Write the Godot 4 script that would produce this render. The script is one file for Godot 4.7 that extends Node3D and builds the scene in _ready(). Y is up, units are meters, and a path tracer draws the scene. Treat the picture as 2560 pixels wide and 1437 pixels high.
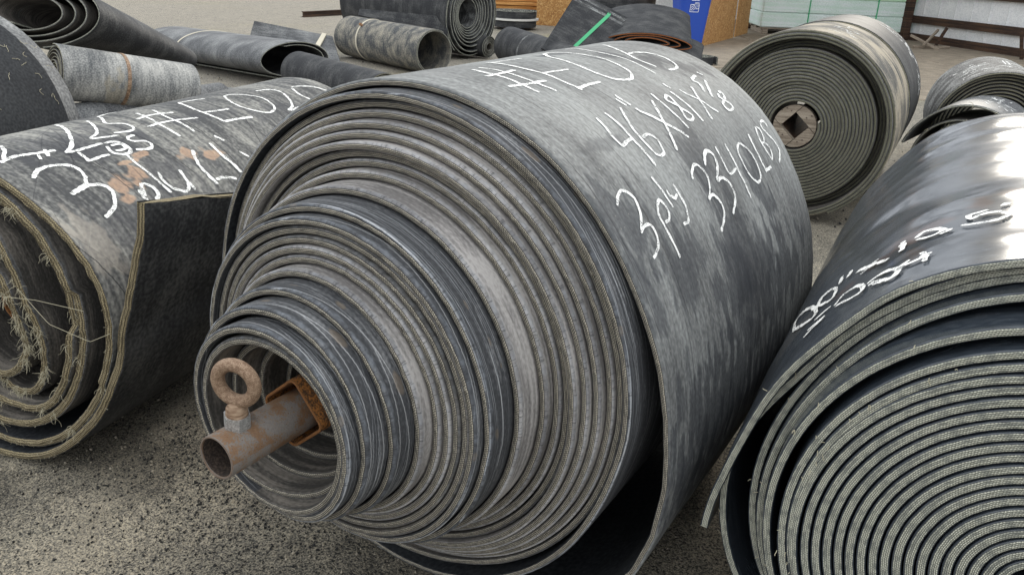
extends Node3D

# Hand written chalk strokes: angle round the roll in degrees, distance along the roll in metres, alternating.
const CHALK_MAIN := [
	[89.3,0.219,85.6,0.211,81.6,0.214,77.2,0.213,72.4,0.211],
	[90,0.255,87,0.263,82,0.263,76.3,0.268,71.5,0.276],
	[83.2,0.175,83.4,0.24,84.2,0.311],
	[76.8,0.16,76.5,0.227,76.4,0.313],
	[94.9,0.368,87.8,0.354,83.1,0.352,79.3,0.363,74.9,0.361,70,0.368],
	[94.3,0.362,93.3,0.394,93.1,0.5],
	[79.9,0.364,79.5,0.482],
	[70.8,0.364,71.3,0.432,71.3,0.488],
	[93.5,0.623,94.1,0.655,91.7,0.686,87.2,0.699,82.1,0.71,77.4,0.705,73.3,0.69,70.7,0.662,69.7,0.631,69.9,0.599,71.3,0.563,74.2,0.545,79.3,0.549,84.2,0.561,89.3,0.576,93.5,0.623],
	[95.5,0.781,93.2,0.806,88.1,0.79,82.3,0.789,78,0.797,73.6,0.789,69.4,0.787],
	[93,0.969,83.5,0.882,77.5,0.845,72,0.852],
	[81.1,0.871,81.3,0.915,79.5,0.965,76,0.988,72.5,0.98,70,0.956,69.3,0.923,69.5,0.883],
	[61.7,0.323,57.5,0.326,53.5,0.321,49.8,0.322,46.3,0.322],
	[61.1,0.27,58.2,0.263,55.2,0.252,52.7,0.257],
	[52.8,0.257,53.6,0.291,53.7,0.325],
	[61.9,0.409,59,0.382,55.6,0.361,52.8,0.357,50.3,0.357,48.6,0.36,47.8,0.376,48.2,0.4,49.4,0.409,51.4,0.42,52.7,0.413,53.4,0.397,53.1,0.366],
	[65.8,0.455,63.9,0.457,61.7,0.465],
	[64.7,0.439,63.2,0.44,61.9,0.444],
	[60.5,0.469,59.4,0.472,57.1,0.498,54.4,0.525,51.6,0.556,49.1,0.58],
	[61.2,0.581,59.3,0.562,55.7,0.532,52.4,0.508,47.4,0.467],
	[63.2,0.615,60.7,0.613,57.1,0.614,54.2,0.616,51.1,0.617],
	[61.6,0.681,60.6,0.654,59.5,0.652,57.3,0.673,54.9,0.659,53.5,0.653,52.7,0.669,53.3,0.694,54.5,0.696,56.7,0.675,58.7,0.68,60.6,0.684,61.6,0.681],
	[62.1,0.72,58.6,0.725,54.8,0.73,51.3,0.727],
	[65.4,0.743,64.2,0.743,63,0.747],
	[61.9,0.78,59.8,0.787,56.5,0.822,53.9,0.837,52,0.857],
	[61.5,0.858,57.7,0.823,54.2,0.802,50.8,0.784],
	[64.6,0.973,64.3,0.938,63.2,0.912,62.1,0.926,60.1,0.912,58.8,0.895],
	[65.8,1.008,64.3,1.019],
	[62.3,0.986,59.4,0.944,56.5,0.907],
	[57.1,0.976,57,0.992,55.4,0.985,54.4,0.952,53.6,0.929,52.1,0.922,51.1,0.934,51.4,0.964,52.6,0.976,54.3,0.962,55.7,0.949,56.8,0.966],
	[42.9,0.074,44.3,0.098,44.9,0.119,44.2,0.138,42.5,0.15,40.6,0.145,38.8,0.131,36.5,0.105],
	[36.4,0.101,37,0.125,36.8,0.151,35.1,0.156,33.2,0.149,31.9,0.128,31.2,0.102],
	[44.7,0.27,41.6,0.276,37.3,0.282],
	[28.2,0.21,31.3,0.208,35.5,0.205,37.4,0.206,39.2,0.222,39.9,0.241,38.6,0.252,36.8,0.252,35.6,0.236,35.5,0.216],
	[41,0.297,39.7,0.297,38.6,0.313,39.2,0.332],
	[41.4,0.342,39.1,0.342,36.5,0.342,34.4,0.331,33.2,0.315,33.3,0.29],
	[40.3,0.447,42,0.471,42.9,0.506,41.6,0.527,39.2,0.533,37,0.514,34.6,0.477],
	[34.7,0.478,35.2,0.507,33.8,0.527,31.5,0.535,29.4,0.517,27.3,0.47],
	[41.6,0.557,43.6,0.586,44.4,0.621,42.9,0.638,40.4,0.624,37.4,0.574],
	[37.2,0.573,37.5,0.604,36,0.633,33.5,0.642,31.3,0.626,28.9,0.578],
	[44.4,0.681,41.4,0.673,37.2,0.669,37.7,0.739],
	[44.1,0.747,39.8,0.739,35.4,0.734,33.2,0.738],
	[33,0.737,31.2,0.736,29.4,0.734],
	[42.5,0.833,41.1,0.799,38.4,0.789,34.2,0.794,31.6,0.827,32.5,0.862,35.4,0.88,39.1,0.876,41.4,0.855,42.5,0.833],
	[43.4,0.933,39.3,0.921,33.4,0.919,33.1,0.924,33,0.974],
	[44.3,1.018,39.9,0.99,34.3,1.005],
	[44.2,1.023,43.4,1.039,40.9,1.031,39.5,1.011,39.9,0.99],
	[39.5,1.011,37.8,1.031,35.3,1.021,34.4,1.005],
	[42.9,1.11,44.4,1.114,45,1.089,43.5,1.064,41.2,1.076,38.5,1.097,35.7,1.101,33.9,1.075,32.9,1.049]
]
const CHALK_LEFT := [
	[99.1,0.423,88.1,0.377,77.8,0.317,72.4,0.272,70.7,0.238],
	[70.7,0.238,70.1,0.271,70.6,0.375],
	[93.1,0.5,82.7,0.449,77.9,0.413,75.2,0.368,74.1,0.41,73.1,0.462],
	[95.3,0.562,99.1,0.632,98.4,0.667],
	[94.3,0.565,88,0.527,84.2,0.509,80.7,0.549,75.4,0.545,74,0.511,75.5,0.462],
	[69,0.272,62.3,0.261],
	[62.5,0.266,63.4,0.31,63.2,0.343],
	[70.4,0.38,69.4,0.417,65.4,0.43,61.7,0.412,61.7,0.38,64.1,0.36,68.1,0.373],
	[68.1,0.387,67.2,0.419,64.2,0.414,64.5,0.377],
	[70.9,0.506,70.1,0.471,67.5,0.469,65.5,0.508,62.1,0.507,60.8,0.481,62.1,0.439],
	[73.6,0.051,75.2,0.104,74.2,0.16,73.2,0.225],
	[73.1,0.166,70.1,0.152],
	[75.2,0.204,70.7,0.183],
	[85.2,0.134,80.4,0.112,75.3,0.071],
	[61.7,0.066,64.6,0.099,65.6,0.134,64.7,0.172,62.8,0.197,59.2,0.204,55.2,0.19,52.8,0.167,50.9,0.108],
	[50.9,0.108,51.8,0.158,51.9,0.194,50.2,0.217,47.3,0.223,43.1,0.201,40.3,0.174,38.7,0.131],
	[61,0.39,56.8,0.384,51.1,0.386,44.2,0.388,39.1,0.392],
	[44.2,0.301,40.8,0.292,39.7,0.301],
	[46.4,0.329,44.8,0.347,41.5,0.352,39.1,0.337,38.8,0.323],
	[46.4,0.329,44.1,0.314,41.1,0.302],
	[88.8,0.675,80.5,0.658,73.4,0.644,68.4,0.641,63,0.643],
	[88.4,0.745,79.2,0.72,72.6,0.718,63.4,0.716],
	[82.3,0.618,83.1,0.689,80.7,0.776],
	[74,0.592,74.2,0.688,71.5,0.81],
	[90.6,0.894,90.7,0.948,88.2,1.014],
	[90.2,0.895,80,0.868,72.5,0.868,64.5,0.882],
	[64.5,0.882,63.9,0.946,62.7,1.025],
	[74.3,0.87,73.5,0.921,72.6,0.99],
	[86.1,1.105,86.8,1.149,81.8,1.193,75.2,1.219,68.9,1.21,64.6,1.183,62.7,1.13,66.2,1.081,72.6,1.054,80.4,1.072,86.1,1.105],
	[83.8,1.279,82.2,1.351,77,1.366,69.8,1.336,63.3,1.289,61,1.236],
	[61,1.236,60.6,1.264,61.1,1.313],
	[79.2,1.471,77.5,1.52,73.9,1.571,67.9,1.602],
	[78.3,1.459,70.7,1.426,64.5,1.433],
	[49,0.419,44.7,0.406,40.7,0.411,38.2,0.437,37.9,0.456,40.9,0.479,45.4,0.493,47.2,0.496],
	[40.9,0.483,37.2,0.483],
	[54,0.621,49.8,0.595,43.7,0.579,36.3,0.582],
	[55.1,0.712,48.1,0.706,42.4,0.711,37.5,0.714],
	[58.3,0.766,54.1,0.78],
	[38.3,0.592,38.1,0.629,35.8,0.673],
	[46.6,0.788,42.9,0.807]
]
const CHALK_RIGHT := [
	[158.1,0.311,159.4,0.406,152.9,0.351,149.3,0.276,149.8,0.234,158.1,0.311],
	[149.3,0.3,148.7,0.342,145.2,0.334,143.4,0.296,144.1,0.249,149.3,0.3],
	[142.6,0.325,142.4,0.36],
	[140.3,0.32,139.5,0.349],
	[137.1,0.297,132.7,0.256,128.3,0.207],
	[135.6,0.252,133.3,0.267,131.2,0.27],
	[126,0.294,125.4,0.245,125.4,0.215],
	[126.4,0.267,125.9,0.285],
	[123,0.275,121.4,0.294,118.9,0.281,117.7,0.26,119.7,0.237,122.7,0.262],
	[117.7,0.255,116.3,0.244,118,0.224],
	[109.6,0.324,113.1,0.308,112.7,0.281,111.5,0.294],
	[111.5,0.294,108.9,0.3,106.4,0.276,107.5,0.241,110.6,0.232,114.5,0.251],
	[107.2,0.334,106.2,0.355],
	[149,0.113,146.4,0.129,143.1,0.134],
	[148.8,0.148,144.7,0.139,143.5,0.142],
	[147.3,0.181,142.5,0.177],
	[140.7,0.154,139.2,0.192,135.4,0.172,133.1,0.128,133.8,0.099,140.2,0.142],
	[131.9,0.121,129.4,0.127,126,0.106,125,0.088,126.3,0.06,131.2,0.106],
	[123,0.116,124.4,0.106,123.2,0.095,120.5,0.097],
	[121,0.133,120,0.096,120.1,0.071],
	[121.2,0.107,118.9,0.107]
]
var mats := {}
var taken := {}
var rng := RandomNumberGenerator.new()


func _ready() -> void:
	rng.seed = 71
	setup_camera()
	setup_light()
	make_materials()
	build_setting()
	build_main_roll()
	build_lifting_bar()
	build_left_roll()
	build_right_roll()
	build_back_rolls()
	build_pile()
	build_yard()
	build_litter()


# ---------------------------------------------------------------- camera, sky and sun
func setup_camera() -> void:
	var cam := Camera3D.new()
	cam.name = "camera"
	add_child(cam)
	cam.transform = Transform3D(Basis(Vector3(0.99921206, 0.03679615, -0.01487635), Vector3(-0.03968957, 0.92636808, -0.37452224), Vector3(0, 0.37481758, 0.92709858)), Vector3(0, 1.4812, 0))
	cam.fov = 38.21
	cam.near = 0.05
	cam.far = 400.0
	cam.current = true


func setup_light() -> void:
	var sky_mat := ProceduralSkyMaterial.new()
	sky_mat.sky_top_color = Color(0.97, 0.985, 1.0)
	sky_mat.sky_horizon_color = Color(0.80, 0.82, 0.85)
	sky_mat.sky_curve = 0.3
	sky_mat.ground_bottom_color = Color(0.35, 0.33, 0.3)
	sky_mat.ground_horizon_color = Color(0.6, 0.6, 0.6)
	sky_mat.sky_energy_multiplier = 1.0
	var sky := Sky.new()
	sky.sky_material = sky_mat
	var env := Environment.new()
	env.background_mode = Environment.BG_SKY
	env.sky = sky
	env.tonemap_mode = Environment.TONE_MAPPER_LINEAR
	env.tonemap_exposure = 1.78
	env.sdfgi_enabled = true
	env.ssao_enabled = true
	env.ssil_enabled = true
	var we := WorldEnvironment.new()
	we.name = "environment"
	we.environment = env
	add_child(we)
	var sun := DirectionalLight3D.new()
	sun.name = "sun"
	sun.light_energy = 0.4
	sun.light_angular_distance = 12.0
	sun.light_color = Color(1.0, 0.97, 0.92)
	sun.shadow_enabled = true
	add_child(sun)
	sun.look_at_from_position(Vector3(4.3, 3.7, -8.3), Vector3.ZERO, Vector3.UP)


# ---------------------------------------------------------------- naming and nodes
func numbered(base: String) -> String:
	taken[base] = taken.get(base, -1) + 1
	return base if taken[base] == 0 else "%s_%03d" % [base, taken[base]]


func thing(called: String, label: String, category: String, group := "") -> Node3D:
	var o := Node3D.new()
	o.name = numbered(called)
	add_child(o)
	o.set_meta("label", label)
	o.set_meta("category", category)
	if group != "":
		o.set_meta("group", group)
	return o


func part(called: String, mesh: Mesh, mat: Material, parent: Node, at := Vector3.ZERO, turn := Vector3.ZERO) -> MeshInstance3D:
	var o := MeshInstance3D.new()
	o.name = called
	o.mesh = mesh
	o.material_override = mat
	parent.add_child(o, true)
	o.position = at
	o.rotation = turn
	return o


func structure(called: String, mesh: Mesh, mat: Material, at := Vector3.ZERO) -> MeshInstance3D:
	var o := part(numbered(called), mesh, mat, self, at)
	o.set_meta("kind", "structure")
	return o


# ---------------------------------------------------------------- mesh helpers
class Soup:
	var v := PackedVector3Array()
	var n := PackedVector3Array()
	var uv := PackedVector2Array()
	var ix := PackedInt32Array()

	func grid(p: PackedVector3Array, t: PackedVector2Array, nu: int, nv: int) -> void:
		# p is laid out row by row: nu points along, nv rows
		var base := v.size()
		for j in nv:
			for i in nu:
				var k := j * nu + i
				var du: Vector3 = p[j * nu + mini(i + 1, nu - 1)] - p[j * nu + maxi(i - 1, 0)]
				var dv: Vector3 = p[mini(j + 1, nv - 1) * nu + i] - p[maxi(j - 1, 0) * nu + i]
				n.append(du.cross(dv).normalized())
				v.append(p[k])
				uv.append(t[k])
		for j in nv - 1:
			for i in nu - 1:
				var a := base + j * nu + i
				var b := a + 1
				var c := a + nu
				var d := c + 1
				ix.append_array(PackedInt32Array([a, d, b, a, c, d]))

	func tri(a: Vector3, b: Vector3, c: Vector3, s := 1.0) -> void:
		# counter-clockwise seen from outside
		var base := v.size()
		var m := (b - a).cross(c - a).normalized()
		for q: Vector3 in [a, b, c]:
			v.append(q)
			n.append(m)
			if absf(m.y) > absf(m.x) and absf(m.y) > absf(m.z):
				uv.append(Vector2(q.x, q.z) * s)
			elif absf(m.x) > absf(m.z):
				uv.append(Vector2(q.z, -q.y) * s)
			else:
				uv.append(Vector2(q.x, -q.y) * s)
		ix.append_array(PackedInt32Array([base, base + 2, base + 1]))

	func quad(a: Vector3, b: Vector3, c: Vector3, d: Vector3, s := 1.0) -> void:
		tri(a, b, c, s)
		tri(a, c, d, s)

	func done() -> ArrayMesh:
		var m := ArrayMesh.new()
		var arrays := []
		arrays.resize(Mesh.ARRAY_MAX)
		arrays[Mesh.ARRAY_VERTEX] = v
		arrays[Mesh.ARRAY_NORMAL] = n
		arrays[Mesh.ARRAY_TEX_UV] = uv
		arrays[Mesh.ARRAY_INDEX] = ix
		m.add_surface_from_arrays(Mesh.PRIMITIVE_TRIANGLES, arrays)
		return m


func box_into(s: Soup, c: Vector3, size: Vector3, b := 0.004, basis := Basis()) -> void:
	# a box with chamfered edges
	var h := size * 0.5
	b = minf(b, minf(h.x, minf(h.y, h.z)) * 0.45)
	var P := func(x: float, y: float, z: float) -> Vector3: return c + basis * Vector3(x, y, z)
	var hx := h.x
	var hy := h.y
	var hz := h.z
	for sg: float in [1.0, -1.0]:
		var a0: Array = [P.call(sg * hx, -hy + b, -hz + b), P.call(sg * hx, hy - b, -hz + b), P.call(sg * hx, hy - b, hz - b), P.call(sg * hx, -hy + b, hz - b)]
		var a1: Array = [P.call(-hx + b, sg * hy, -hz + b), P.call(-hx + b, sg * hy, hz - b), P.call(hx - b, sg * hy, hz - b), P.call(hx - b, sg * hy, -hz + b)]
		var a2: Array = [P.call(-hx + b, -hy + b, sg * hz), P.call(hx - b, -hy + b, sg * hz), P.call(hx - b, hy - b, sg * hz), P.call(-hx + b, hy - b, sg * hz)]
		for a: Array in [a0, a1, a2]:
			if sg > 0:
				s.quad(a[0], a[1], a[2], a[3])
			else:
				s.quad(a[3], a[2], a[1], a[0])
	for s1: float in [1.0, -1.0]:
		for s2: float in [1.0, -1.0]:
			var f := s1 * s2 > 0
			var e0: Array = [P.call(s1 * hx, s2 * (hy - b), -hz + b), P.call(s1 * (hx - b), s2 * hy, -hz + b), P.call(s1 * (hx - b), s2 * hy, hz - b), P.call(s1 * hx, s2 * (hy - b), hz - b)]
			var e1: Array = [P.call(-hx + b, s1 * hy, s2 * (hz - b)), P.call(-hx + b, s1 * (hy - b), s2 * hz), P.call(hx - b, s1 * (hy - b), s2 * hz), P.call(hx - b, s1 * hy, s2 * (hz - b))]
			var e2: Array = [P.call(s2 * (hx - b), -hy + b, s1 * hz), P.call(s2 * hx, -hy + b, s1 * (hz - b)), P.call(s2 * hx, hy - b, s1 * (hz - b)), P.call(s2 * (hx - b), hy - b, s1 * hz)]
			for e: Array in [e0, e1, e2]:
				if f:
					s.quad(e[0], e[1], e[2], e[3])
				else:
					s.quad(e[3], e[2], e[1], e[0])
			for s3: float in [1.0, -1.0]:
				var q0: Vector3 = P.call(s1 * hx, s2 * (hy - b), s3 * (hz - b))
				var q1: Vector3 = P.call(s1 * (hx - b), s2 * hy, s3 * (hz - b))
				var q2: Vector3 = P.call(s1 * (hx - b), s2 * (hy - b), s3 * hz)
				if s1 * s2 * s3 > 0:
					s.tri(q0, q1, q2)
				else:
					s.tri(q0, q2, q1)


func box_mesh(size: Vector3, b := 0.004) -> ArrayMesh:
	var s := Soup.new()
	box_into(s, Vector3.ZERO, size, b)
	return s.done()


func tube_mesh(pts: PackedVector3Array, rad: PackedFloat32Array, sides := 8) -> ArrayMesh:
	var s := Soup.new()
	tube_into(s, pts, rad, sides)
	return s.done()


func tube_into(s: Soup, pts: PackedVector3Array, rad: PackedFloat32Array, sides := 8) -> void:
	var n := pts.size()
	var p := PackedVector3Array()
	var t := PackedVector2Array()
	p.resize(n * (sides + 1))
	t.resize(n * (sides + 1))
	var up := Vector3(0.13, 1, 0.07).normalized()
	var run := 0.0
	for i in n:
		var d := (pts[mini(i + 1, n - 1)] - pts[maxi(i - 1, 0)]).normalized()
		var x := up.cross(d)
		if x.length() < 0.05:
			x = Vector3(1, 0, 0.1).cross(d)
		x = x.normalized()
		var y := d.cross(x)
		if i > 0:
			run += pts[i].distance_to(pts[i - 1])
		var r := rad[mini(i, rad.size() - 1)]
		for j in sides + 1:
			var a := TAU * j / sides
			p[j * n + i] = pts[i] + (x * cos(a) + y * sin(a)) * r
			t[j * n + i] = Vector2(run, float(j) / sides * TAU * r)
	s.grid(p, t, n, sides + 1)


func prism_into(s: Soup, poly: PackedVector2Array, z0: float, z1: float) -> void:
	# poly counter-clockwise in x, y; extruded along z from z0 (back) to z1 (front)
	if Geometry2D.is_polygon_clockwise(poly):
		poly.reverse()
	var ids := Geometry2D.triangulate_polygon(poly)
	for k in range(0, ids.size(), 3):
		var a := poly[ids[k]]
		var b := poly[ids[k + 1]]
		var c := poly[ids[k + 2]]
		if (b - a).cross(c - a) < 0:
			var w := b
			b = c
			c = w
		s.tri(Vector3(a.x, a.y, z1), Vector3(b.x, b.y, z1), Vector3(c.x, c.y, z1))
		s.tri(Vector3(a.x, a.y, z0), Vector3(c.x, c.y, z0), Vector3(b.x, b.y, z0))
	for k in poly.size():
		var a := poly[k]
		var b := poly[(k + 1) % poly.size()]
		s.quad(Vector3(a.x, a.y, z0), Vector3(b.x, b.y, z0), Vector3(b.x, b.y, z1), Vector3(a.x, a.y, z1))


# a closed outline with a hole of the same point count, extruded along z
func hollow_mesh(outer: PackedVector2Array, inner: PackedVector2Array, z0: float, z1: float) -> ArrayMesh:
	var s := Soup.new()
	var n := outer.size()
	var prof := [[1.0, z0 + 0.002], [1.0, z1 - 0.002], [0.75, z1], [0.25, z1], [0.0, z1 - 0.002], [0.0, z0 + 0.002], [0.5, z0], [1.0, z0 + 0.002]]
	var p := PackedVector3Array()
	var t := PackedVector2Array()
	for row: Array in prof:
		var run := 0.0
		for i in n + 1:
			var o := inner[i % n].lerp(outer[i % n], row[0])
			if i > 0:
				run += outer[i % n].distance_to(outer[i - 1])
			p.append(Vector3(o.x, o.y, row[1]))
			t.append(Vector2(run, row[1] + (1.0 - float(row[0])) * 0.3))
	s.grid(p, t, n + 1, prof.size())
	return s.done()


# ---------------------------------------------------------------- textures
func noise_bytes(w: int, h: int, sd: int, freq: float, oct: int, sx := 1, sy := 1, kind := FastNoiseLite.TYPE_SIMPLEX_SMOOTH) -> PackedByteArray:
	var n := FastNoiseLite.new()
	n.seed = sd
	n.noise_type = kind
	n.frequency = freq
	n.fractal_type = FastNoiseLite.FRACTAL_FBM if oct > 1 else FastNoiseLite.FRACTAL_NONE
	n.fractal_octaves = oct
	if kind == FastNoiseLite.TYPE_CELLULAR:
		n.cellular_return_type = FastNoiseLite.RETURN_CELL_VALUE
	var im := n.get_seamless_image(w / sx, h / sy)
	if sx > 1 or sy > 1:
		im.resize(w, h, Image.INTERPOLATE_CUBIC)
	im.convert(Image.FORMAT_L8)
	return im.get_data()


func image_of(w: int, h: int, d: PackedByteArray) -> Image:
	return Image.create_from_data(w, h, false, Image.FORMAT_RGB8, d)


# rubber under dust: patches, streaks along the belt (x) and fine grain
func cover_image(w: int, h: int, sd: int, base: Color, dust: Color, lo: float, hi: float, wa: float, wf: float, ws: float, coarse := 0.006, streak := 24) -> Image:
	var A := noise_bytes(w, h, sd, coarse, 4)
	var F := noise_bytes(w, h, sd + 1, 0.11, 3)
	var S := noise_bytes(w, h, sd + 2, 0.05, 3, streak, 1)
	var d := PackedByteArray()
	d.resize(w * h * 3)
	var br := base.r8
	var bg := base.g8
	var bb := base.b8
	var dr := dust.r8 - br
	var dg := dust.g8 - bg
	var db := dust.b8 - bb
	var sc := 1.0 / 255.0 / (hi - lo)
	var off := lo / (hi - lo)
	var k := 0
	for i in w * h:
		var f := F[i]
		var m := clampf((A[i] * wa + f * wf + S[i] * ws) * sc - off, 0.0, 1.0)
		var g := (f - 128) * 0.09
		d[k] = clampi(int(br + dr * m + g), 0, 255)
		d[k + 1] = clampi(int(bg + dg * m + g), 0, 255)
		d[k + 2] = clampi(int(bb + db * m + g), 0, 255)
		k += 3
	return image_of(w, h, d)


# a stain with a ragged outline, rect in pixels
func stain(im: Image, cx: float, cy: float, rx: float, ry: float, col: Color, alpha: float, sd: int, ragged := 0.9) -> void:
	var n := FastNoiseLite.new()
	n.seed = sd
	n.frequency = 0.025
	n.fractal_octaves = 4
	var w := im.get_width()
	var h := im.get_height()
	for y in range(maxi(0, int(cy - ry * 1.6)), mini(h, int(cy + ry * 1.6))):
		for x in range(int(cx - rx * 1.6), int(cx + rx * 1.6)):
			var q := Vector2((x - cx) / rx, (y - cy) / ry).length() + n.get_noise_2d(x * 0.5, y) * ragged
			if q < 1.0:
				var a := clampf((1.0 - q) * 3.0, 0.0, 1.0) * alpha * (0.75 + 0.25 * n.get_noise_2d(x * 6.0, y * 6.0))
				var xx := posmod(x, w)
				im.set_pixel(xx, y, im.get_pixel(xx, y).lerp(col, a))


func scratches(im: Image, count: int, sd: int, col: Color, alpha: float, length: float, slant: float, wide := 1) -> void:
	var r := RandomNumberGenerator.new()
	r.seed = sd
	var w := im.get_width()
	var h := im.get_height()
	for c in count:
		var p := Vector2(r.randf() * w, r.randf() * h)
		var a := r.randfn(0.0, slant)
		var step := Vector2(cos(a), sin(a))
		var bend := r.randfn(0.0, 0.0008)
		var len := length * r.randf_range(0.2, 1.0)
		var al := alpha * r.randf_range(0.3, 1.0)
		for k in int(len):
			p += step
			step = step.rotated(bend)
			var f := al * minf(1.0, minf(k, len - k) / 12.0)
			for q in wide:
				var x := posmod(int(p.x), w)
				var y := posmod(int(p.y) + q, h)
				im.set_pixel(x, y, im.get_pixel(x, y).lerp(col, f))


# the cut edge of a belt: rubber covers outside, woven plies between
func edge_image(w: int, h: int, sd: int, rubber: Color, yarn: Color, gap: Color, plies: int, fabric_from: float, fabric_to: float, dirt: float) -> Image:
	var r := RandomNumberGenerator.new()
	r.seed = sd
	var im := Image.create(w, h, false, Image.FORMAT_RGB8)
	var D := noise_bytes(w, h, sd, 0.012, 4)
	var F := noise_bytes(w, h, sd + 5, 0.2, 2)
	var G := noise_bytes(w, h, sd + 9, 0.03, 3)
	for x in w:
		var wob := (G[x] - 128) / 128.0 * 0.05
		for y in h:
			var i := y * w + x
			var t := (y + 0.5) / h + wob
			var c := rubber
			if t > fabric_from and t < fabric_to:
				var q := (t - fabric_from) / (fabric_to - fabric_from) * plies
				var ply := int(q)
				var fr := q - ply
				var dot := sin((x + ply * 4.3 + (F[i] - 128) * 0.03) * TAU / 10.6)
				var on := 1.0 - absf(fr - 0.5) * 2.0
				var b := clampf(on * 1.8 - 0.5 + dot * 0.5, 0.0, 1.0)
				c = gap.lerp(yarn, b * (0.7 + 0.3 * F[i] / 255.0))
			var k := clampf((D[i] / 255.0 - 0.45) * 3.0, 0.0, 1.0) * dirt
			c = c.lerp(rubber.lerp(gap, 0.5), k)
			var g := (F[i] - 128) / 255.0 * 0.12
			im.set_pixel(x, y, Color(clampf(c.r + g, 0, 1), clampf(c.g + g, 0, 1), clampf(c.b + g, 0, 1)))
	return im


func tex(im: Image) -> ImageTexture:
	return ImageTexture.create_from_image(im)


func grey_tex(w: int, h: int, d: PackedByteArray) -> ImageTexture:
	return ImageTexture.create_from_image(Image.create_from_data(w, h, false, Image.FORMAT_L8, d))


func mat(called: String, col: Color, rough := 0.8, metal := 0.0) -> StandardMaterial3D:
	var m := StandardMaterial3D.new()
	m.resource_name = called
	m.albedo_color = col
	m.roughness = rough
	m.metallic = metal
	mats[called] = m
	return m


func tmat(called: String, t: Texture2D, scale: Vector2, rough := 0.8, bump: Texture2D = null, deep := 0.1) -> StandardMaterial3D:
	var m := mat(called, Color.WHITE, rough)
	m.albedo_texture = t
	m.uv1_scale = Vector3(scale.x, scale.y, 1)
	if bump:
		m.heightmap_enabled = true
		m.heightmap_texture = bump
		m.heightmap_scale = deep
	return m


func c8(r: int, g: int, b: int) -> Color:
	return Color8(r, g, b)


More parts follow.
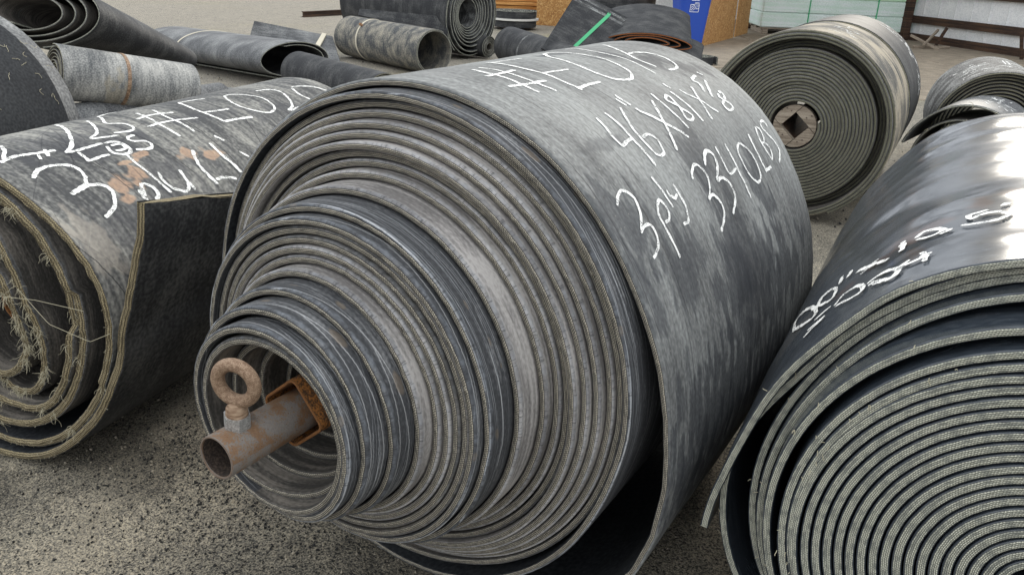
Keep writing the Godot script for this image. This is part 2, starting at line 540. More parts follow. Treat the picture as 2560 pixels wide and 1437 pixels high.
func make_materials() -> void:
	var grit := grey_tex(512, 512, noise_bytes(512, 512, 5, 0.12, 4))
	var lumps := grey_tex(512, 512, noise_bytes(512, 512, 6, 0.02, 4))
	# cut edges
	var e := edge_image(1024, 64, 11, c8(70, 70, 70), c8(222, 213, 192), c8(58, 55, 50), 3, 0.03, 0.95, 0.3)
	var eb := tex(e)
	tmat("edge_main", eb, Vector2(2.0, 1.0), 0.95, eb, 0.25)
	e = edge_image(1024, 64, 12, c8(52, 57, 62), c8(228, 227, 208), c8(104, 105, 95), 4, 0.0, 0.98, 0.5)
	eb = tex(e)
	tmat("edge_cream", eb, Vector2(2.0, 1.0), 0.95, eb, 0.22)
	e = edge_image(1024, 64, 13, c8(84, 78, 62), c8(188, 173, 136), c8(84, 75, 57), 5, 0.0, 1.0, 0.35)
	eb = tex(e)
	tmat("edge_khaki", eb, Vector2(1.6, 1.0), 1.0, eb, 0.45)
	e = edge_image(512, 32, 14, c8(72, 74, 70), c8(184, 178, 150), c8(104, 102, 88), 2, 0.06, 0.9, 0.35)
	tmat("edge_grey", tex(e), Vector2(1.5, 1.0), 0.95)
	e = edge_image(512, 32, 16, c8(82, 84, 76), c8(146, 143, 120), c8(80, 80, 70), 2, 0.04, 0.96, 0.5)
	tmat("edge_dim", tex(e), Vector2(1.5, 1.0), 0.95)
	e = edge_image(512, 32, 15, c8(128, 80, 48), c8(196, 122, 66), c8(110, 66, 38), 2, 0.0, 1.0, 0.5)
	tmat("edge_orange", tex(e), Vector2(1.5, 1.0), 0.95)

	# the big middle roll: outer wrap, 4 m long and 1.25 m wide
	var w := 2048
	var h := 1024
	var im := cover_image(w, h, 21, c8(92, 93, 93), c8(142, 144, 142), 0.22, 0.70, 0.45, 0.25, 0.30, 0.003, 10)
	var px := 512.0   # pixels per metre along
	var py := 819.0   # pixels per metre across
	var deg := 0.01075 * px
	var dark := c8(58, 60, 64)
	for q: Array in [[18, 0.52, 11, 0.10, 0.7], [21, 0.82, 12, 0.07, 0.75], [8, 0.62, 9, 0.2, 0.65], [33, 0.06, 9, 0.1, 0.65], [36.5, 0.53, 7, 0.1, 0.6], [74, 0.78, 4, 0.09, 0.7], [67, 0.9, 4, 0.1, 0.7], [59.5, 1.02, 4, 0.1, 0.75], [18, 0.22, 9, 0.12, 0.6], [6, 0.48, 10, 0.16, 0.7], [20, 0.03, 8, 0.06, 0.6], [0, 0.8, 10, 0.25, 0.7], [-14, 0.3, 14, 0.4, 0.7], [-30, 0.6, 16, 0.6, 0.75], [84, 0.62, 2.5, 0.08, 0.6], [47, 0.2, 2, 0.12, 0.4]]:
		stain(im, q[0] * deg, q[1] * py, q[2] * deg, q[3] * py, dark, q[4], 300 + int(q[0] * 7), 1.1)
	stain(im, 62 * deg, 0.45 * py, 18 * deg, 0.22 * py, c8(152, 154, 153), 0.3, 341, 1.2)
	stain(im, 38 * deg, 0.9 * py, 16 * deg, 0.15 * py, c8(152, 154, 151), 0.3, 342, 1.2)
	stain(im, 90 * deg, 0.2 * py, 14 * deg, 0.2 * py, c8(146, 146, 143), 0.3, 343, 1.2)
	scratches(im, 1500, 31, c8(44, 44, 45), 0.6, 34, 0.3)
	scratches(im, 500, 32, c8(196, 196, 190), 0.32, 60, 0.12)
	scratches(im, 160, 33, c8(45, 45, 46), 0.6, 160, 0.05, 2)
	for k in 2600:
		var x := rng.randi() % w
		var y := rng.randi() % h
		var c := c8(36, 36, 36) if k % 3 else c8(205, 198, 180)
		im.set_pixel(x, y, im.get_pixel(x, y).lerp(c, 0.7))
		if k % 2:
			im.set_pixel((x + 1) % w, y, im.get_pixel((x + 1) % w, y).lerp(c, 0.6))
	var m := tmat("cover_main", tex(im), Vector2(1.0 / 4.0, 1.0 / 1.25), 0.72, lumps, 0.12)
	m.metallic_specular = 0.22

	# front band of the inner windings: 1.6 m by 0.4 m
	band_material("band_dusty", 41, c8(112, 109, 107), c8(170, 166, 162), 0.3, 0.62, 70, false)
	band_material("band_scuffed", 51, c8(66, 67, 69), c8(130, 130, 130), 0.56, 0.9, 130, true)
	band_material("band_dark", 61, c8(72, 70, 67), c8(128, 122, 114), 0.38, 0.72, 40, false)

	# left roll: 4 m by 1.7 m
	w = 2048
	h = 1024
	im = cover_image(w, h, 71, c8(70, 71, 72), c8(142, 141, 135), 0.34, 0.68, 0.4, 0.22, 0.38, 0.005, 10)
	px = 512.0
	py = 1024.0 / 1.7
	# the angle runs backwards on this roll, zero at the right hand side
	var dl := -0.0082 * px
	for q: Array in [[75, 0.3, 10, 0.3, 0.55], [66, 0.35, 5, 0.2, 0.7], [70, 0.85, 5, 0.2, 0.6], [48, 0.45, 7, 0.25, 0.6], [32, 0.1, 8, 0.12, 0.5], [36, 0.35, 8, 0.2, 0.5], [62, 1.2, 6, 0.2, 0.55]]:
		stain(im, q[0] * dl, q[1] * py, q[2] * -dl, q[3] * py, c8(66, 67, 71), q[4], 500 + int(q[0]), 1.2)
	for q: Array in [[50, 0.33, 4, 0.05], [46.5, 0.27, 3.5, 0.06], [41, 0.255, 2, 0.035], [52, 0.6, 3, 0.06], [48, 0.68, 2.5, 0.05], [56, 0.36, 1.2, 0.05], [58, 0.44, 1.5, 0.03]]:
		stain(im, q[0] * dl, q[1] * py, q[2] * -dl, q[3] * py, c8(196, 158, 128), 0.8, 540 + int(q[0]), 1.0)
	stain(im, 32 * dl, 0.05 * py, 14 * -dl, 0.07 * py, c8(164, 156, 144), 0.7, 561, 0.9)
	scratches(im, 420, 72, c8(40, 40, 44), 0.6, 260, 1.3)
	scratches(im, 500, 73, c8(182, 180, 170), 0.3, 90, 0.5)
	scratches(im, 110, 74, c8(34, 34, 38), 0.75, 420, 0.35, 2)
	tmat("cover_left", tex(im), Vector2(1.0 / 4.0, 1.0 / 1.7), 0.72, lumps, 0.1).metallic_specular = 0.3

	# right roll: nearly clean, glossy
	w = 1024
	h = 1024
	im = cover_image(w, h, 81, c8(54, 60, 67), c8(72, 77, 82), 0.45, 0.75, 0.4, 0.25, 0.35, 0.006, 16)
	var dr := -0.0095 * 256.0
	for q: Array in [[118, 0.34, 4, 0.05], [124, 0.3, 5, 0.035], [131, 0.27, 4, 0.035], [110, 0.4, 3, 0.04], [139, 0.25, 3, 0.02], [104, 0.45, 3, 0.04]]:
		stain(im, q[0] * dr, q[1] * 640.0, q[2] * -dr, q[3] * 640.0, c8(104, 62, 50), 0.42, 600 + int(q[0]), 0.8)
	scratches(im, 160, 82, c8(150, 148, 142), 0.5, 60, 0.4)
	scratches(im, 60, 83, c8(30, 32, 36), 0.6, 120, 0.2)
	stain(im, 158 * dr, 0.3 * 640, 8 * -dr, 0.06 * 640, c8(120, 112, 104), 0.4, 640, 1.2)
	stain(im, 150 * dr, 0.7 * 640, 6 * -dr, 0.2 * 640, c8(104, 100, 96), 0.4, 641, 1.2)
	m = tmat("cover_right", tex(im), Vector2(1.0 / 4.0, 1.0 / 1.6), 0.3, lumps, 0.06)
	m.roughness = 1.0
	var rb := noise_bytes(512, 512, 85, 0.01, 4, 1, 1)
	for i in rb.size():
		rb[i] = clampi(44 + int((rb[i] - 110) * 0.2), 36, 90)
	m.roughness_texture = grey_tex(512, 512, rb)
	m.roughness_texture_channel = BaseMaterial3D.TEXTURE_CHANNEL_RED
	m.metallic_specular = 0.55

	# weathered belts of the pile
	im = cover_image(1024, 512, 91, c8(78, 79, 81), c8(150, 151, 149), 0.3, 0.85, 0.4, 0.35, 0.25, 0.005, 8)
	scratches(im, 260, 92, c8(52, 54, 58), 0.5, 60, 1.5)
	scratches(im, 160, 93, c8(206, 206, 200), 0.4, 80, 1.5)
	tmat("cover_weathered", tex(im), Vector2(0.5, 1.0), 0.6, grit, 0.06).metallic_specular = 0.28
	im = cover_image(1024, 512, 95, c8(76, 78, 80), c8(152, 146, 132), 0.36, 0.66, 0.4, 0.4, 0.2, 0.008, 4)
	scratches(im, 420, 96, c8(44, 46, 50), 0.85, 26, 1.5, 3)
	tmat("cover_muddy", tex(im), Vector2(0.5, 1.0), 0.8, grit, 0.08).metallic_specular = 0.28
	im = cover_image(1024, 512, 97, c8(74, 74, 72), c8(156, 147, 130), 0.34, 0.6, 0.5, 0.15, 0.35, 0.005, 16)
	scratches(im, 120, 98, c8(206, 202, 194), 0.6, 90, 0.3)
	scratches(im, 120, 99, c8(60, 60, 60), 0.6, 90, 0.3)
	tmat("cover_tan", tex(im), Vector2(0.5, 1.0), 0.8, grit, 0.06).metallic_specular = 0.28
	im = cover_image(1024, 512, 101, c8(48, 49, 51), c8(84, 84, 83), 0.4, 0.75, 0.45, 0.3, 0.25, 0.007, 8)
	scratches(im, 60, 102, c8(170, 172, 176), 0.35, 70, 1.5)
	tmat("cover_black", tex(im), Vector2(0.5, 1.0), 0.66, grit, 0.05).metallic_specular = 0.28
	im = cover_image(1024, 512, 103, c8(44, 46, 49), c8(58, 60, 62), 0.3, 0.8, 0.45, 0.3, 0.25, 0.005, 8)
	tmat("cover_plain", tex(im), Vector2(0.5, 1.0), 0.7).metallic_specular = 0.18
	im = cover_image(1024, 512, 104, c8(96, 98, 99), c8(176, 175, 170), 0.25, 0.72, 0.45, 0.3, 0.25, 0.005, 8)
	stain(im, 300, 200, 160, 60, c8(168, 156, 132), 0.5, 811)
	stain(im, 700, 300, 140, 60, c8(78, 80, 82), 0.5, 812)
	scratches(im, 160, 94, c8(56, 57, 60), 0.6, 60, 1.5)
	tmat("cover_pale", tex(im), Vector2(0.5, 1.0), 0.7, grit, 0.05).metallic_specular = 0.25
	im = cover_image(1024, 512, 105, c8(70, 70, 70), c8(150, 152, 150), 0.4, 0.66, 0.35, 0.4, 0.25, 0.008, 6)
	tmat("cover_chalky", tex(im), Vector2(0.6, 1.2), 0.8, grit, 0.06).metallic_specular = 0.28

	# chalk, yarn, metal, timber
	var cn := noise_bytes(512, 512, 171, 0.16, 3)
	var cl := noise_bytes(512, 512, 172, 0.02, 2)
	var ci := Image.create(512, 512, false, Image.FORMAT_RGBA8)
	for i in 512 * 512:
		var keep := cn[i] + (cl[i] - 128) * 0.55 > 84
		ci.set_pixel(i % 512, i / 512, Color8(236, 236, 232, 255 if keep else 0))
	var ck := tmat("chalk", tex(ci), Vector2(3.0, 3.0), 1.0)
	ck.transparency = BaseMaterial3D.TRANSPARENCY_ALPHA_SCISSOR
	ck.alpha_scissor_threshold = 0.5
	mat("yarn", c8(176, 169, 145), 1.0)
	mat("twine", c8(206, 198, 178), 0.9)
	mat("green_strap", c8(58, 168, 112), 0.45)
	im = cover_image(512, 512, 111, c8(128, 122, 116), c8(124, 96, 72), 0.45, 0.62, 0.5, 0.4, 0.1, 0.012, 2)
	stain(im, 150, 200, 60, 40, c8(70, 60, 54), 0.6, 801)
	stain(im, 330, 90, 40, 50, c8(82, 66, 54), 0.6, 802)
	stain(im, 400, 380, 70, 30, c8(168, 158, 150), 0.5, 803)
	for k in 900:
		var x := rng.randi() % 512
		var y := rng.randi() % 512
		for q in rng.randi() % 5 + 1:
			im.set_pixel((x + q % 2) % 512, (y + q / 2) % 512, c8(96, 58, 32))
	tmat("pipe_steel", tex(im), Vector2(3.0, 3.0), 0.68, grit, 0.05).metallic = 0.25
	im = cover_image(512, 512, 113, c8(116, 90, 70), c8(166, 142, 118), 0.3, 0.65, 0.4, 0.5, 0.1, 0.02, 2)
	tmat("rusty_ring", tex(im), Vector2(2.0, 0.7), 0.6, grit, 0.12).metallic = 0.3
	im = cover_image(512, 512, 115, c8(92, 66, 46), c8(172, 112, 54), 0.38, 0.6, 0.4, 0.5, 0.1, 0.03, 2)
	tmat("rust_orange", tex(im), Vector2(3.0, 3.0), 0.9, grit, 0.08)
	im = cover_image(512, 512, 119, c8(46, 38, 33), c8(72, 60, 50), 0.35, 0.65, 0.4, 0.5, 0.1, 0.03, 2)
	tmat("bore_shade_rust", tex(im), Vector2(3.0, 3.0), 0.95)  # rust browns darkened to carry the shade inside the pipe
	im = cover_image(256, 256, 117, c8(150, 150, 148), c8(196, 196, 194), 0.3, 0.7, 0.4, 0.5, 0.1, 0.03, 2)
	tmat("zinc", tex(im), Vector2(8.0, 8.0), 0.45).metallic = 0.6
	im = wood_image(512, 121, c8(120, 108, 94), c8(166, 154, 138))
	tmat("wood_grey", tex(im), Vector2(2.5, 2.5), 0.9, grit, 0.05)
	im = wood_image(512, 122, c8(176, 118, 60), c8(216, 166, 98))
	tmat("wood_fresh", tex(im), Vector2(1.0, 1.0), 0.8)
	im = wood_image(512, 123, c8(44, 32, 26), c8(84, 62, 46))
	tmat("wood_dark", tex(im), Vector2(0.8, 0.8), 0.85, grit, 0.1)
	tmat("osb", tex(osb_image(512, 125)), Vector2(0.8, 0.8), 0.85)
	im = cover_image(512, 512, 131, c8(228, 231, 232), c8(242, 244, 244), 0.35, 0.65, 0.4, 0.2, 0.4, 0.01, 1)
	tmat("metal_sheet", tex(im), Vector2(0.5, 0.5), 0.5)
	im = cover_image(512, 512, 133, c8(204, 226, 214), c8(226, 236, 234), 0.35, 0.65, 0.3, 0.2, 0.5, 0.008, 32)
	tmat("wrap_film", tex(im), Vector2(0.5, 0.5), 0.35)
	im = cover_image(512, 512, 134, c8(188, 226, 190), c8(210, 236, 208), 0.35, 0.65, 0.3, 0.2, 0.5, 0.008, 32)
	tmat("wrap_green", tex(im), Vector2(0.5, 0.5), 0.4)
	mat("bin_blue", c8(38, 78, 176), 0.42)
	mat("bin_dark", c8(28, 28, 30), 0.7)
	mat("white_print", c8(228, 232, 238), 0.6)
	mat("card_white", c8(214, 212, 206), 0.8)
	mat("leaf_brown", c8(128, 92, 60), 0.9)
	mat("nail_steel", c8(70, 56, 48), 0.7)

	# ground: old asphalt with worn stones showing
	w = 1536
	h = 1536
	var A := noise_bytes(w, h, 141, 0.55, 1, 1, 1, FastNoiseLite.TYPE_CELLULAR)
	var B := noise_bytes(w, h, 142, 0.25, 1, 1, 1, FastNoiseLite.TYPE_CELLULAR)
	var P := noise_bytes(w, h, 143, 0.02, 4)
	var Q := noise_bytes(w, h, 144, 0.005, 3)
	var ramp := PackedByteArray()
	ramp.resize(768)
	for i in 256:
		var t := i / 255.0
		var c := c8(48, 47, 44)
		if t > 0.31:
			c = c8(96, 93, 87).lerp(c8(124, 119, 109), clampf((t - 0.31) / 0.25, 0, 1))
		if t > 0.58:
			c = c8(140, 133, 119).lerp(c8(180, 171, 153), clampf((t - 0.58) / 0.3, 0, 1))
		ramp[i * 3] = c.r8
		ramp[i * 3 + 1] = c.g8
		ramp[i * 3 + 2] = c.b8
	var gd := PackedByteArray()
	gd.resize(w * h * 3)
	var gh := PackedByteArray()
	gh.resize(w * h)
	for i in w * h:
		var v := clampi(int(A[i] * 0.65 + B[i] * 0.25 + (P[i] - 128) * 0.14 + (Q[i] - 128) * 0.1 + 26), 0, 255)
		gd[i * 3] = ramp[v * 3]
		gd[i * 3 + 1] = ramp[v * 3 + 1]
		gd[i * 3 + 2] = ramp[v * 3 + 2]
		gh[i] = v
	m = tmat("ground", tex(image_of(w, h, gd)), Vector2(1, 1), 0.95, grey_tex(w, h, gh), 0.35)
	m.vertex_color_use_as_albedo = true
	im = cover_image(1024, 1024, 151, c8(116, 106, 92), c8(152, 140, 122), 0.3, 0.7, 0.4, 0.4, 0.2, 0.008, 2)
	scratches(im, 60, 152, c8(74, 66, 56), 0.5, 120, 2.0)
	tmat("slab", tex(im), Vector2(0.4, 0.4), 0.9, grit, 0.1)
	m = mat("gravel", Color.WHITE, 0.95)
	m.vertex_color_use_as_albedo = true


func band_material(called: String, sd: int, base: Color, dust: Color, lo: float, hi: float, lines: int, scuffed: bool) -> void:
	var w := 1024
	var h := 512
	var im := cover_image(w, h, sd, base, dust, lo, hi, 0.5, 0.15, 0.35, 0.005, 64)
	if scuffed:
		scratches(im, lines, sd + 3, c8(200, 203, 206), 0.85, 420, 0.004, 1)
		scratches(im, lines / 5, sd + 4, c8(205, 205, 204), 0.75, 560, 0.003, 3)
		scratches(im, 40, sd + 6, c8(26, 26, 28), 0.9, 26, 1.2, 2)
		for k in 24:
			stain(im, rng.randf() * w, rng.randf() * h, rng.randf_range(4, 14), rng.randf_range(3, 12), c8(128, 112, 94), 0.6, sd + 20 + k, 1.0)
	else:
		scratches(im, lines, sd + 3, c8(190, 184, 180), 0.3, 200, 0.01)
		scratches(im, lines, sd + 5, c8(58, 55, 55), 0.5, 60, 0.05)
	# pale bluish lip highlight painted into the rim, with short cracks across it
	var n := FastNoiseLite.new()
	n.seed = sd
	n.frequency = 0.02
	for x in w:
		var reach := 13.0 + n.get_noise_1d(x * 1.0) * 7.0
		for y in 24:
			var a := clampf((reach - y) / 5.0, 0.0, 1.0) * (0.22 + n.get_noise_2d(x * 3.0, y * 2.0) * 0.3)
			im.set_pixel(x, y, im.get_pixel(x, y).lerp(c8(150, 157, 166), clampf(a, 0.0, 1.0)))
	for k in 170:
		var x := rng.randi() % w
		for y in rng.randi() % 10 + 2:
			im.set_pixel(x, y, im.get_pixel(x, y).lerp(c8(40, 40, 42), rng.randf_range(0.15, 0.5)))
	tmat(called, tex(im), Vector2(1.0 / 1.6, 1.0 / 0.4), 0.62).metallic_specular = 0.3


func wood_image(n: int, sd: int, a: Color, b: Color) -> Image:
	var im := cover_image(n, n, sd, a, b, 0.3, 0.7, 0.15, 0.15, 0.7, 0.01, 32)
	scratches(im, 90, sd + 1, a.darkened(0.45), 0.6, 220, 0.01)
	return im


func osb_image(n: int, sd: int) -> Image:
	var r := RandomNumberGenerator.new()
	r.seed = sd
	var im := Image.create(n, n, false, Image.FORMAT_RGB8)
	im.fill(c8(168, 122, 70))
	for k in 2600:
		var c := c8(188, 142, 84).lerp(c8(128, 84, 44) if r.randf() < 0.4 else c8(218, 182, 124), r.randf())
		var p := Vector2(r.randf() * n, r.randf() * n)
		var a := r.randf() * PI
		var d := Vector2(cos(a), sin(a))
		var o := Vector2(-d.y, d.x)
		var wide := r.randf_range(2, 6)
		for i in int(r.randf_range(10, 30)):
			for j in int(wide):
				var q := p + d * i + o * j
				im.set_pixel(posmod(int(q.x), n), posmod(int(q.y), n), c)
	return im


# ---------------------------------------------------------------- belts
# outer: the outer line of the wound belt in the roll's own plane, from its free end inwards; zf: where the front edge lies (z towards the viewer)
# Every winding becomes a part of its own, with the woven cut edge as its sub-part.
func belt(t: Node3D, outer: PackedVector2Array, zf: PackedFloat32Array, width: float, th: float, side: float, breaks: PackedInt32Array, cover: Callable, edge: Material, opt := {}) -> Dictionary:
	var n := outer.size()
	var nrm := PackedVector2Array()
	var run := PackedFloat32Array()
	nrm.resize(n)
	run.resize(n)
	for i in n:
		var d := (outer[mini(i + 1, n - 1)] - outer[maxi(i - 1, 0)]).normalized()
		nrm[i] = Vector2(d.y, -d.x) * side
		run[i] = 0.0 if i == 0 else run[i - 1] + outer[i].distance_to(outer[i - 1])
	var shift: float = run[opt.get("zero", 0)]
	for i in n:
		run[i] = (run[i] - shift) * opt.get("u_sign", 1.0)
	var hh := th * 0.5
	var b := minf(0.0016, th * 0.12)
	var lip: float = opt.get("lip", minf(0.0045, th * 0.3))
	var taper: float = opt.get("taper", 1.0)
	var skew: float = opt.get("skew", 0.0)
	var mid: Vector2 = opt.get("centre", Vector2.ZERO)
	var wavy: float = opt.get("wavy", 0.0)
	var wave: Vector2 = opt.get("wave", Vector2(2.3, 1.4))
	var rough: float = opt.get("rough", 0.0012)
	var swell := PackedFloat32Array()
	swell.resize(n)
	var wave_end: int = breaks[opt.get("wave_windings", 1)] if breaks.size() > int(opt.get("wave_windings", 1)) else n
	for i in n:
		swell[i] = wavy * clampf((wave_end - i) / 14.0, 0.0, 1.0)
	var nz := FastNoiseLite.new()
	nz.seed = opt.get("seed", 3)
	nz.frequency = 1.0
	var first: Array = []
	for k in breaks.size() - 1:
		var i0 := breaks[k]
		var i1 := mini(breaks[k + 1], n - 1)
		if i1 - i0 < 2:
			continue
		var nu := i1 - i0 + 1
		var kz := 72 if (wavy > 0.0 and k < int(opt.get("wave_windings", 1))) or taper != 1.0 else 1
		var rows: Array = []
		for q in 5:
			var an := PI * 0.5 * q / 4.0
			rows.append([hh - lip + lip * sin(an), lip * (1.0 - cos(an)), 0])
		for q in range(1, kz):
			rows.append([hh, width * q / kz, 1])
		rows.append_array([[hh, width - b, 0], [hh - b, width, 0], [-(hh - b), width, 0]])
		var turn_row := rows.size() - 1
		rows.append([-hh, width - b, 0])
		for q in range(1, kz):
			rows.append([-hh, width * (1.0 - float(q) / kz), 1])
		rows.append_array([[-hh, b, 0], [-(hh - b), 0.0, 0]])
		var p := PackedVector3Array()
		var tt := PackedVector2Array()
		for row: Array in rows:
			for i in range(i0, i1 + 1):
				var wob := swell[i] * smoothstep(0.0, 0.12, float(row[1])) * nz.get_noise_2d(run[i] * wave.x, float(row[1]) * wave.y) if wavy > 0.0 else 0.0
				var o2 := outer[i]
				var n2 := nrm[i]
				var at := skew * float(row[1]) / width
				if at > i:
					o2 = outer[int(at)].lerp(outer[int(at) + 1], at - int(at))
					n2 = nrm[int(at)]
				var q := o2 + n2 * (float(row[0]) - hh + wob)
				var zz := zf[i] + rough * nz.get_noise_2d(run[i] * 14.0, k * 9.0) - float(row[1])
				if taper != 1.0:
					q = mid + (q - mid) * lerpf(1.0, taper, float(row[1]) / width)
				p.append(Vector3(q.x, q.y, zz))
				tt.append(Vector2(run[i], float(row[1]) + (0.0 if float(row[0]) > 0 else 0.173)))
		var s := Soup.new()
		var under: Material = opt.get("underside")
		if under and k < 2:
			s.grid(p.slice(0, (turn_row + 1) * nu), tt.slice(0, (turn_row + 1) * nu), nu, turn_row + 1)
		else:
			s.grid(p, tt, nu, rows.size())
		var wd := part("winding", s.done(), cover.call(k), t)
		if under and k < 2:
			s = Soup.new()
			s.grid(p.slice(turn_row * nu), tt.slice(turn_row * nu), nu, rows.size() - turn_row)
			part("underside", s.done(), under, wd)
		first.append(wd)
		# the cut edge
		s = Soup.new()
		p = PackedVector3Array()
		tt = PackedVector2Array()
		var m := 7
		for j in m:
			var f := float(j) / (m - 1)
			var off := lerpf(-(hh - b), hh - lip, f)
			var bulge := (0.0 if j == 0 or j == m - 1 else rough * (0.6 if j % 2 else 1.3))
			for i in range(i0, i1 + 1):
				var q := outer[i] + nrm[i] * (off - hh)
				var jag := rough * nz.get_noise_2d(run[i] * 14.0, k * 9.0) + bulge * (1.0 + nz.get_noise_2d(run[i] * 60.0, j * 5.0 + k))
				p.append(Vector3(q.x, q.y, zf[i] + jag))
				tt.append(Vector2(run[i], 1.0 - f))
		s.grid(p, tt, nu, m)
		part("ply_edge", s.done(), edge, wd)
		# the ends of the belt
		for end in 2:
			if (end == 0 and k == 0) or (end == 1 and k == breaks.size() - 2):
				var i := i0 if end == 0 else i1
				p = PackedVector3Array()
				tt = PackedVector2Array()
				var cols := 24
				var d := Vector2(-nrm[i].y, nrm[i].x) * side * (-1.0 if end == 0 else 1.0)
				for j in 5:
					var off := lerpf(-hh, hh, j / 4.0)
					for q in cols + 1:
						var f := float(q) / cols
						var wv := float(opt.get("torn", 0.0)) * nz.get_noise_2d(f * 7.0, 40.0)
						var e := i + skew * f if end == 0 else float(i)
						var e0 := int(e)
						var o := outer[e0].lerp(outer[mini(e0 + 1, n - 1)], e - e0) + nrm[e0] * (off - hh) + d * (0.0005 + wv + (0.0025 if j % 4 else 0.0) * absf(nz.get_noise_2d(f * 90.0, j * 3.0)))
						if taper != 1.0:
							o = mid + (o - mid) * lerpf(1.0, taper, f)
						p.append(Vector3(o.x, o.y, zf[i] - width * f))
						tt.append(Vector2(f * width, 1.0 - j / 4.0))
				s = Soup.new()
				s.grid(p, tt, cols + 1, 5)
				part("cut_end", s.done(), edge, wd)
	return {"outer": outer, "nrm": nrm, "run": run, "zf": zf, "parts": first, "seed": nz, "wavy": wavy, "swell": swell, "wave": wave}


# a point of the outer surface: index along the belt (may be fractional), distance from the front plane
func surface_at(bt: Dictionary, fi: float, w: float, lift: float) -> Vector3:
	var o: PackedVector2Array = bt.outer
	var i := clampi(int(fi), 0, o.size() - 2)
	var f := fi - i
	var q := o[i].lerp(o[i + 1], f)
	var n: Vector2 = bt.nrm[i].lerp(bt.nrm[i + 1], f).normalized()
	var r: float = lerpf(bt.run[i], bt.run[i + 1], f)
	if bt.wavy > 0.0:
		lift += bt.swell[i] * smoothstep(0.0, 0.12, w) * bt.seed.get_noise_2d(r * bt.wave.x, w * bt.wave.y)
	q += n * lift
	return Vector3(q.x, q.y, -w)


# chalk strokes lie on the surface as thin, ragged ribbons
func chalk(t: Node3D, bt: Dictionary, strokes: Array, index_of: Callable, wide: float, radius: float, sd: int, lift := 0.0014) -> void:
	var r := RandomNumberGenerator.new()
	r.seed = sd
	for st: Array in strokes:
		var cv := Curve2D.new()
		var np := st.size() / 2
		var pts: Array[Vector2] = []
		for i in np:
			pts.append(Vector2(deg_to_rad(st[i * 2]) * radius, st[i * 2 + 1]))
		var fine := PackedVector2Array()
		for i in np - 1:
			var p0 := pts[maxi(i - 1, 0)]
			var p3 := pts[mini(i + 2, np - 1)]
			var steps := maxi(2, int(pts[i].distance_to(pts[i + 1]) / 0.008))
			for k in steps + (1 if i == np - 2 else 0):
				fine.append(pts[i].cubic_interpolate(pts[i + 1], p0, p3, float(k) / steps))
		var n := fine.size()
		var p := PackedVector3Array()
		var uvs := PackedVector2Array()
		p.resize(n * 3)
		uvs.resize(n * 3)
		var w0 := wide * r.randf_range(0.85, 1.2)
		for i in n:
			var d := (fine[mini(i + 1, n - 1)] - fine[maxi(i - 1, 0)]).normalized()
			var o := Vector2(-d.y, d.x)
			var ww := w0 * (1.0 if i > 0 and i < n - 1 else 0.75)
			for j in 3:
				var q := fine[i] + o * ww * ((j - 1) * 0.5 + r.randf_range(-0.17, 0.17))
				p[j * n + i] = surface_at(bt, index_of.call(rad_to_deg(q.x / radius)), q.y, lift)
				uvs[j * n + i] = Vector2(q.x, q.y)
		var s := Soup.new()
		s.grid(p, uvs, n, 3)
		part("chalk_stroke", s.done(), mats.chalk, t)


func table(tab: Array, a: float) -> float:
	var n := tab.size()
	if a <= tab[0][0]:
		return tab[0][1]
	for i in n - 1:
		if a <= tab[i + 1][0]:
			var p0: Array = tab[maxi(i - 1, 0)]
			var p3: Array = tab[mini(i + 2, n - 1)]
			var p1: Array = tab[i]
			var p2: Array = tab[i + 1]
			var f: float = (a - p1[0]) / (p2[0] - p1[0])
			if i == 0 or i == n - 2:
				return lerpf(p1[1], p2[1], f)
			return cubic_interpolate_in_time(p1[1], p2[1], p0[1], p3[1], f, p2[0] - p1[0], p0[0] - p1[0], p3[0] - p1[0])
	return tab[n - 1][1]


func straight(tab: Array, a: float) -> float:
	if a <= tab[0][0]:
		return tab[0][1]
	for i in tab.size() - 1:
		if a <= tab[i + 1][0]:
			return lerpf(tab[i][1], tab[i + 1][1], (a - tab[i][0]) / (tab[i + 1][0] - tab[i][0]))
	return tab[tab.size() - 1][1]


